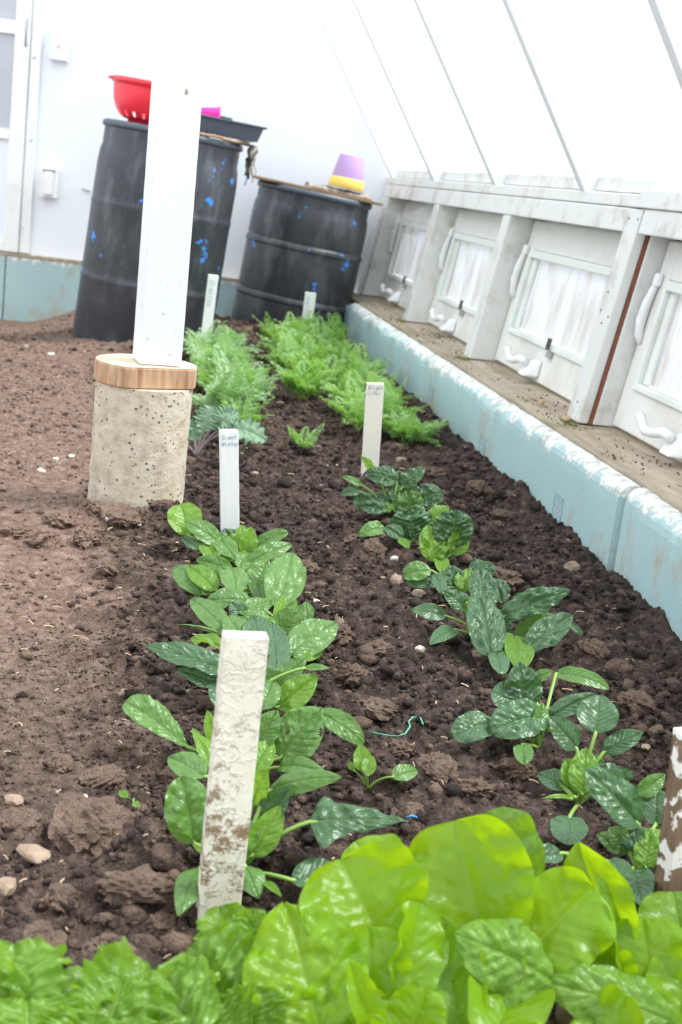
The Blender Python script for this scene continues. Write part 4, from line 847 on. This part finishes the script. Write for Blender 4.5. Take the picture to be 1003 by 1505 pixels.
# ------------------------------------------------------------------ STONES, CLODS, LITTER
def ico(sub):
    bm = bmesh.new(); bmesh.ops.create_icosphere(bm, subdivisions=sub, radius=1); V = np.array([v.co[:] for v in bm.verts]); Fc = np.array([[v.index for v in f.verts] for f in bm.faces]); bm.free(); return V, Fc
I1, I2, I3, I4 = ico(1), ico(2), ico(3), ico(4)
def lump(r, seed, base=I3, rough=.35, fl=.7):
    V, Fc = base; rg = np.random.default_rng(seed); o = rg.uniform(0, 50, 3)
    n = fbm(V[:, 0] * 1.3 + V[:, 2] * .9 + o[0], V[:, 1] * 1.3 - V[:, 2] * .8 + o[1], 3, seed % 50) - .45
    n2 = vn(V[:, 0] * 4 + V[:, 2] * 3 + o[1], V[:, 1] * 4 - V[:, 2] * 2 + o[2], seed % 31) - .5
    n3 = (.55 - worley(V[:, 0] * 3.2 + V[:, 2] * 2.1 + o[0], V[:, 1] * 3.2 - V[:, 2] * 1.7 + o[2], seed % 23)) if rough > .5 else 0 * n
    n4 = (vn(V[:, 0] * 11 + V[:, 2] * 7 + o[1], V[:, 1] * 11 - V[:, 2] * 6 + o[2], seed % 31) - .5) if rough > .5 else 0 * n
    P = V * (1 + rough * 1.6 * n + rough * .45 * n2 + .42 * n3 + .22 * n4)[:, None] * rg.uniform(.75, 1.2, 3) * [1, 1, fl]
    a = rg.uniform(0, 6.28); R_ = np.array([[math.cos(a), -math.sin(a), 0], [math.sin(a), math.cos(a), 0], [0, 0, 1]])
    return P @ R_.T * r, Fc
def single(name, lab, cat, px, py, wpx, mat, grp=None, rough=.48, base=I2, fl=.7, smooth=False):
    g_ = ground(px, py); r = wpx / 2 * depth(g_) / F; V, Fc = lump(r, int(px * 7 + py), base, rough, fl)
    o = mesh(name, V.tolist(), Fc.tolist(), M[mat], None, smooth, loc=g_ + Vector((0, r * .3, r * .18))); tag(o, lab, cat, grp); return o
single('stone', 'tan rounded stone on bare soil in the left foreground', 'stone', 50, 1262, 52, 'stone', fl=.5)
single('stone', 'small pale stone beside the low spinach in the dark row', 'stone', 618, 958, 19, 'stone_pale')
single('stone', 'tan angular stone next to the low spinach in the dark row', 'stone', 584, 858, 26, 'stone')
single('stone', 'flat pinkish stone beside the low spinach in the dark row', 'stone', 617, 876, 24, 'stone', fl=.4)
single('stone', 'grey tan stone lying near the foam board joint', 'stone', 842, 838, 28, 'stone')
for px, py, w_ in ((183, 1022, 22), (20, 1182, 36), (580, 822, 12), (8, 1310, 36), (125, 1172, 10), (700, 965, 22), (465, 885, 10), (600, 1035, 8), (505, 915, 26), (260, 800, 8), (160, 765, 12), (205, 772, 8), (253, 738, 8), (37, 512, 14), (75, 522, 10), (105, 672, 12), (82, 676, 9), (60, 694, 12), (590, 680, 20), (375, 698, 16), (950, 1100, 14), (885, 1045, 12)):
    single('pebble', 'small tan pebble lying on the soil', 'pebble', px, py, w_, 'stone' if w_ > 12 else 'stone_pale', 'pebbles on the soil')
for px, py, w_ in ((142, 752, 34), (172, 760, 40), (205, 760, 34), (240, 748, 36), (262, 742, 26), (118, 745, 36), (130, 1235, 110), (200, 1320, 95), (90, 1330, 60), (30, 1220, 60), (255, 1150, 40), (150, 1150, 55), (90, 1130, 45), (215, 955, 40), (60, 800, 50), (25, 790, 40), (130, 800, 46), (185, 770, 50), (90, 770, 44), (220, 745, 40), (160, 840, 36), (735, 860, 60), (520, 1000, 50), (560, 1050, 60), (640, 1140, 70), (700, 1170, 60), (500, 940, 50), (560, 960, 40), (545, 815, 40), (525, 800, 36), (640, 700, 30), (700, 720, 34), (690, 690, 26), (740, 760, 30), (420, 490, 36), (390, 488, 30), (360, 494, 30), (450, 840, 30), (490, 760, 26), (940, 1040, 46), (870, 960, 40), (915, 990, 40), (590, 1110, 46), (470, 1345, 36), (60, 1390, 60), (150, 1400, 50), (240, 1370, 50), (760, 1140, 50), (600, 1200, 40)):
    own = {(130, 1235): 'largest rounded clod of soil, beside the tan stone', (200, 1320): 'broad flat clod of soil between the tan stone and crazed stake', (735, 860): 'dark rugged clod of soil between large spinach and foam board'}.get((px, py))
    single('soil_clod', own or 'large crumbly clod of dark soil lying in the bed', 'soil clod', px, py, w_, 'clod', None if own else 'large soil clods', .6, I4, .55)
def scatter(name, lab, cat, N, smin, smax, base, mat, seed, xr=(-.75, 1.04), bedonly=.0):
    rg = np.random.default_rng(seed); Vs = []; Fs = []; k = 0
    y = np.exp(rg.uniform(math.log(.95), math.log(7.0), N)); x = rg.uniform(xr[0], xr[1], N)
    keep = x > -.19 - .12 * y + .0; x, y = x[keep], y[keep]
    for ox, oy, orr in ((mA.translation.x, mA.translation.y, .29), (mB.translation.x, mB.translation.y, .275), (pc.x, pc.y, .10)):
        keep = (x - ox) ** 2 + (y - oy) ** 2 > orr ** 2; x, y = x[keep], y[keep]
    pm = path_mask(x, y); sz = smin * (smax / smin) ** (rg.uniform(0, 1, len(x)) ** 2.2) * (1 - .5 * pm) * (.75 + .1 * y)
    dens = fbm(x * 6, y * 6, 3, seed + 4); keep = rg.uniform(0, 1, len(x)) < np.clip((dens - .28) * 4.0, .12, 1); x, y, sz = x[keep], y[keep], sz[keep]
    z = soil_h(x, y); V0, F0 = base; n = len(V0)
    sc = rg.uniform(.6, 1.25, (len(x), 3)) * [1, 1, .75]; ang = rg.uniform(0, 6.28, len(x)); ca, sa = np.cos(ang), np.sin(ang)
    jit = 1 + rg.uniform(-.34, .34, (len(x), n))
    P = V0[None] * jit[:, :, None] * sc[:, None]; X = P[..., 0] * ca[:, None] - P[..., 1] * sa[:, None]; Y = P[..., 0] * sa[:, None] + P[..., 1] * ca[:, None]
    P = np.stack([X, Y, P[..., 2]], -1) * sz[:, None, None] + np.stack([x, y, z + sz * .25], 1)[:, None]
    Fa = (F0[None] + (np.arange(len(x)) * n)[:, None, None]).reshape(-1, 3); V = P.reshape(-1, 3)
    me = bpy.data.meshes.new(name); me.vertices.add(len(V)); me.vertices.foreach_set('co', V.ravel().astype(np.float32)); me.loops.add(Fa.size); me.loops.foreach_set('vertex_index', Fa.ravel().astype(np.int32))
    me.polygons.add(len(Fa)); me.polygons.foreach_set('loop_start', np.arange(0, Fa.size, 3, dtype=np.int32)); me.update(calc_edges=True); me.materials.append(M[mat])
    o = link(bpy.data.objects.new(name, me)); tag(o, lab, cat, kind='stuff'); return o
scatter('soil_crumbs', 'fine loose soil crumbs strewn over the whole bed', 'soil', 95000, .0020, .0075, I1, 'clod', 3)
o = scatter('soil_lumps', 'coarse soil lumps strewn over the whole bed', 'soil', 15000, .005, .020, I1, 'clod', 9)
b = B(); rg = random.Random(5)
for k in range(480):
    y = math.exp(rg.uniform(math.log(1.05), math.log(5.5))); x = rg.uniform(-.15 - .1 * y, 1.02); a = rg.uniform(0, 6.28); l = rg.uniform(.004, .015) * (.7 + .22 * y); z = sh(x, y) + .005
    d = Vector((math.cos(a), math.sin(a), rg.uniform(-.1, .35))); b.tube([Vector((x, y, z)), Vector((x, y, z)) + d * l * .5 + Vector((0, 0, .001)), Vector((x, y, z)) + d * l], rg.uniform(.0005, .0011) * (.7 + .25 * y), 4)
tag(b.build('straw_litter', M['straw']), 'bits of straw and root fibre scattered on the soil', 'straw', kind='stuff')
# green string and a blue fleck
pts = [ground(*q) + Vector((0, 0, .008)) for q in ((542, 1083), (556, 1086), (570, 1089), (584, 1090), (595, 1086), (602, 1076), (600, 1068), (607, 1061), (617, 1062), (621, 1072))]
tag(B().tube(pts, .0011, 6).build('garden_string', M['string'], None, True), 'curly green string lying on soil between the spinach rows', 'string')
p = ground(604, 1209); tag(B().tube([p + Vector((-.006, 0, .006)), p + Vector((0, 0, .009)), p + Vector((.007, .002, .006))], .0016, 6).build('blue_fleck', M['blue_bit'], None, True), 'small bright blue plastic scrap at the tip of an arrow-shaped spinach leaf', 'plastic scrap')
# crumbs of foam on the sill
for (y, d, lab) in ((3.62, -.02, 'yellowish foam crumb on the sill beside a pile of dark dirt'), (3.37, -.025, 'yellowish foam crumb on the sill at the foot of the split post'), (5.36, -.0, 'orange foam crumb on the sill below a far window crank')):
    V, Fc = lump(.011, int(y * 100), I2, .4); o = mesh('foam_crumb', V.tolist(), Fc.tolist(), M['straw'], None, False, loc=W(y, 0, d) + Vector((0, 0, .008))); tag(o, lab, 'foam crumb')
# cobweb in the far corner under the header
V = []; Fc = []; nu, nv = 16, 10; q00, q10, q01, q11 = W(7.0, .46, -.02), W(5.8, .50, -.004), W(6.9, .36, -.06), W(6.25, .34, .06)
for i in range(nu + 1):
    for j in range(nv + 1):
        u, v = i / nu, j / nv; p = (q00 * (1 - u) + q10 * u) * (1 - v) + (q01 * (1 - u) + q11 * u) * v; p = p + Vector((.0, 0, -.05 * math.sin(u * math.pi) * (1 - v) - .02 * math.sin(v * 3.1))); V.append(p)
for i in range(nu):
    for j in range(nv): a = i * (nv + 1) + j; Fc.append((a, a + 1, a + nv + 2, a + nv + 1))
o = mesh('cobweb', V, Fc, M['web'], None, True); tag(o, 'dusty grey cobweb hanging under the header board in the far corner', 'cobweb')

# dirt and crumbs blown along the sill
b = B(); rg = random.Random(9); V0, F0 = I1
for k in range(420):
    y = rg.uniform(2.2, 6.8); c_ = rg.random(); y = y if c_ < .5 else rg.choice((2.9, 3.72, 3.4, 4.7, 5.2, 5.85)) + rg.gauss(0, .09); d = rg.uniform(-.065, .07); r = rg.uniform(.0010, .0030) * (1.6 if c_ > .9 else 1)
    if not (2.28 < y < 6.8): continue
    if d > -.01 and any(a_ - .01 < y < c2_ + .01 for a_, c2_ in posts): d = rg.uniform(-.065, -.012)
    p = Vector((1.18 + d, y, .193 + .007 * max(0, (d + .076) / .2) + r * .5)); b.add([p + Vector(v) * r * rg.uniform(.7, 1.25) for v in V0], F0.tolist())
M['sill_dirt'] = plain('sill_dirt', (.13, .095, .065), .9, .2, .4, 40)
tag(b.build('sill_dirt', M['sill_dirt']), 'dark dirt crumbs scattered along the wooden window sill', 'dirt', kind='stuff')
# moss growing in the sill corners at the foot of the window posts
t = NT('moss'); t.base(t.mix(t.noise(90, 4), (.10, .13, .03), (.26, .27, .08)), .95, .1); t.bump(t.noise(300, 3), .003, 1.)
for k, (a_, c2_) in enumerate(posts[1:4]):
    V, Fc = lump(.035, 40 + k, I3, .6, .10); lab = ('thin green moss patch at the foot of the split post', 'thin green moss patch at the foot of the middle window post', 'thin green moss patch at the foot of the farthest free window post')[k]
    o = mesh('moss_patch', (V * [.45, 1.3, 1.]).tolist(), Fc.tolist(), t.m, None, True, loc=(1.166, (a_ + c2_) / 2 - .02, .196)); tag(o, lab, 'moss')
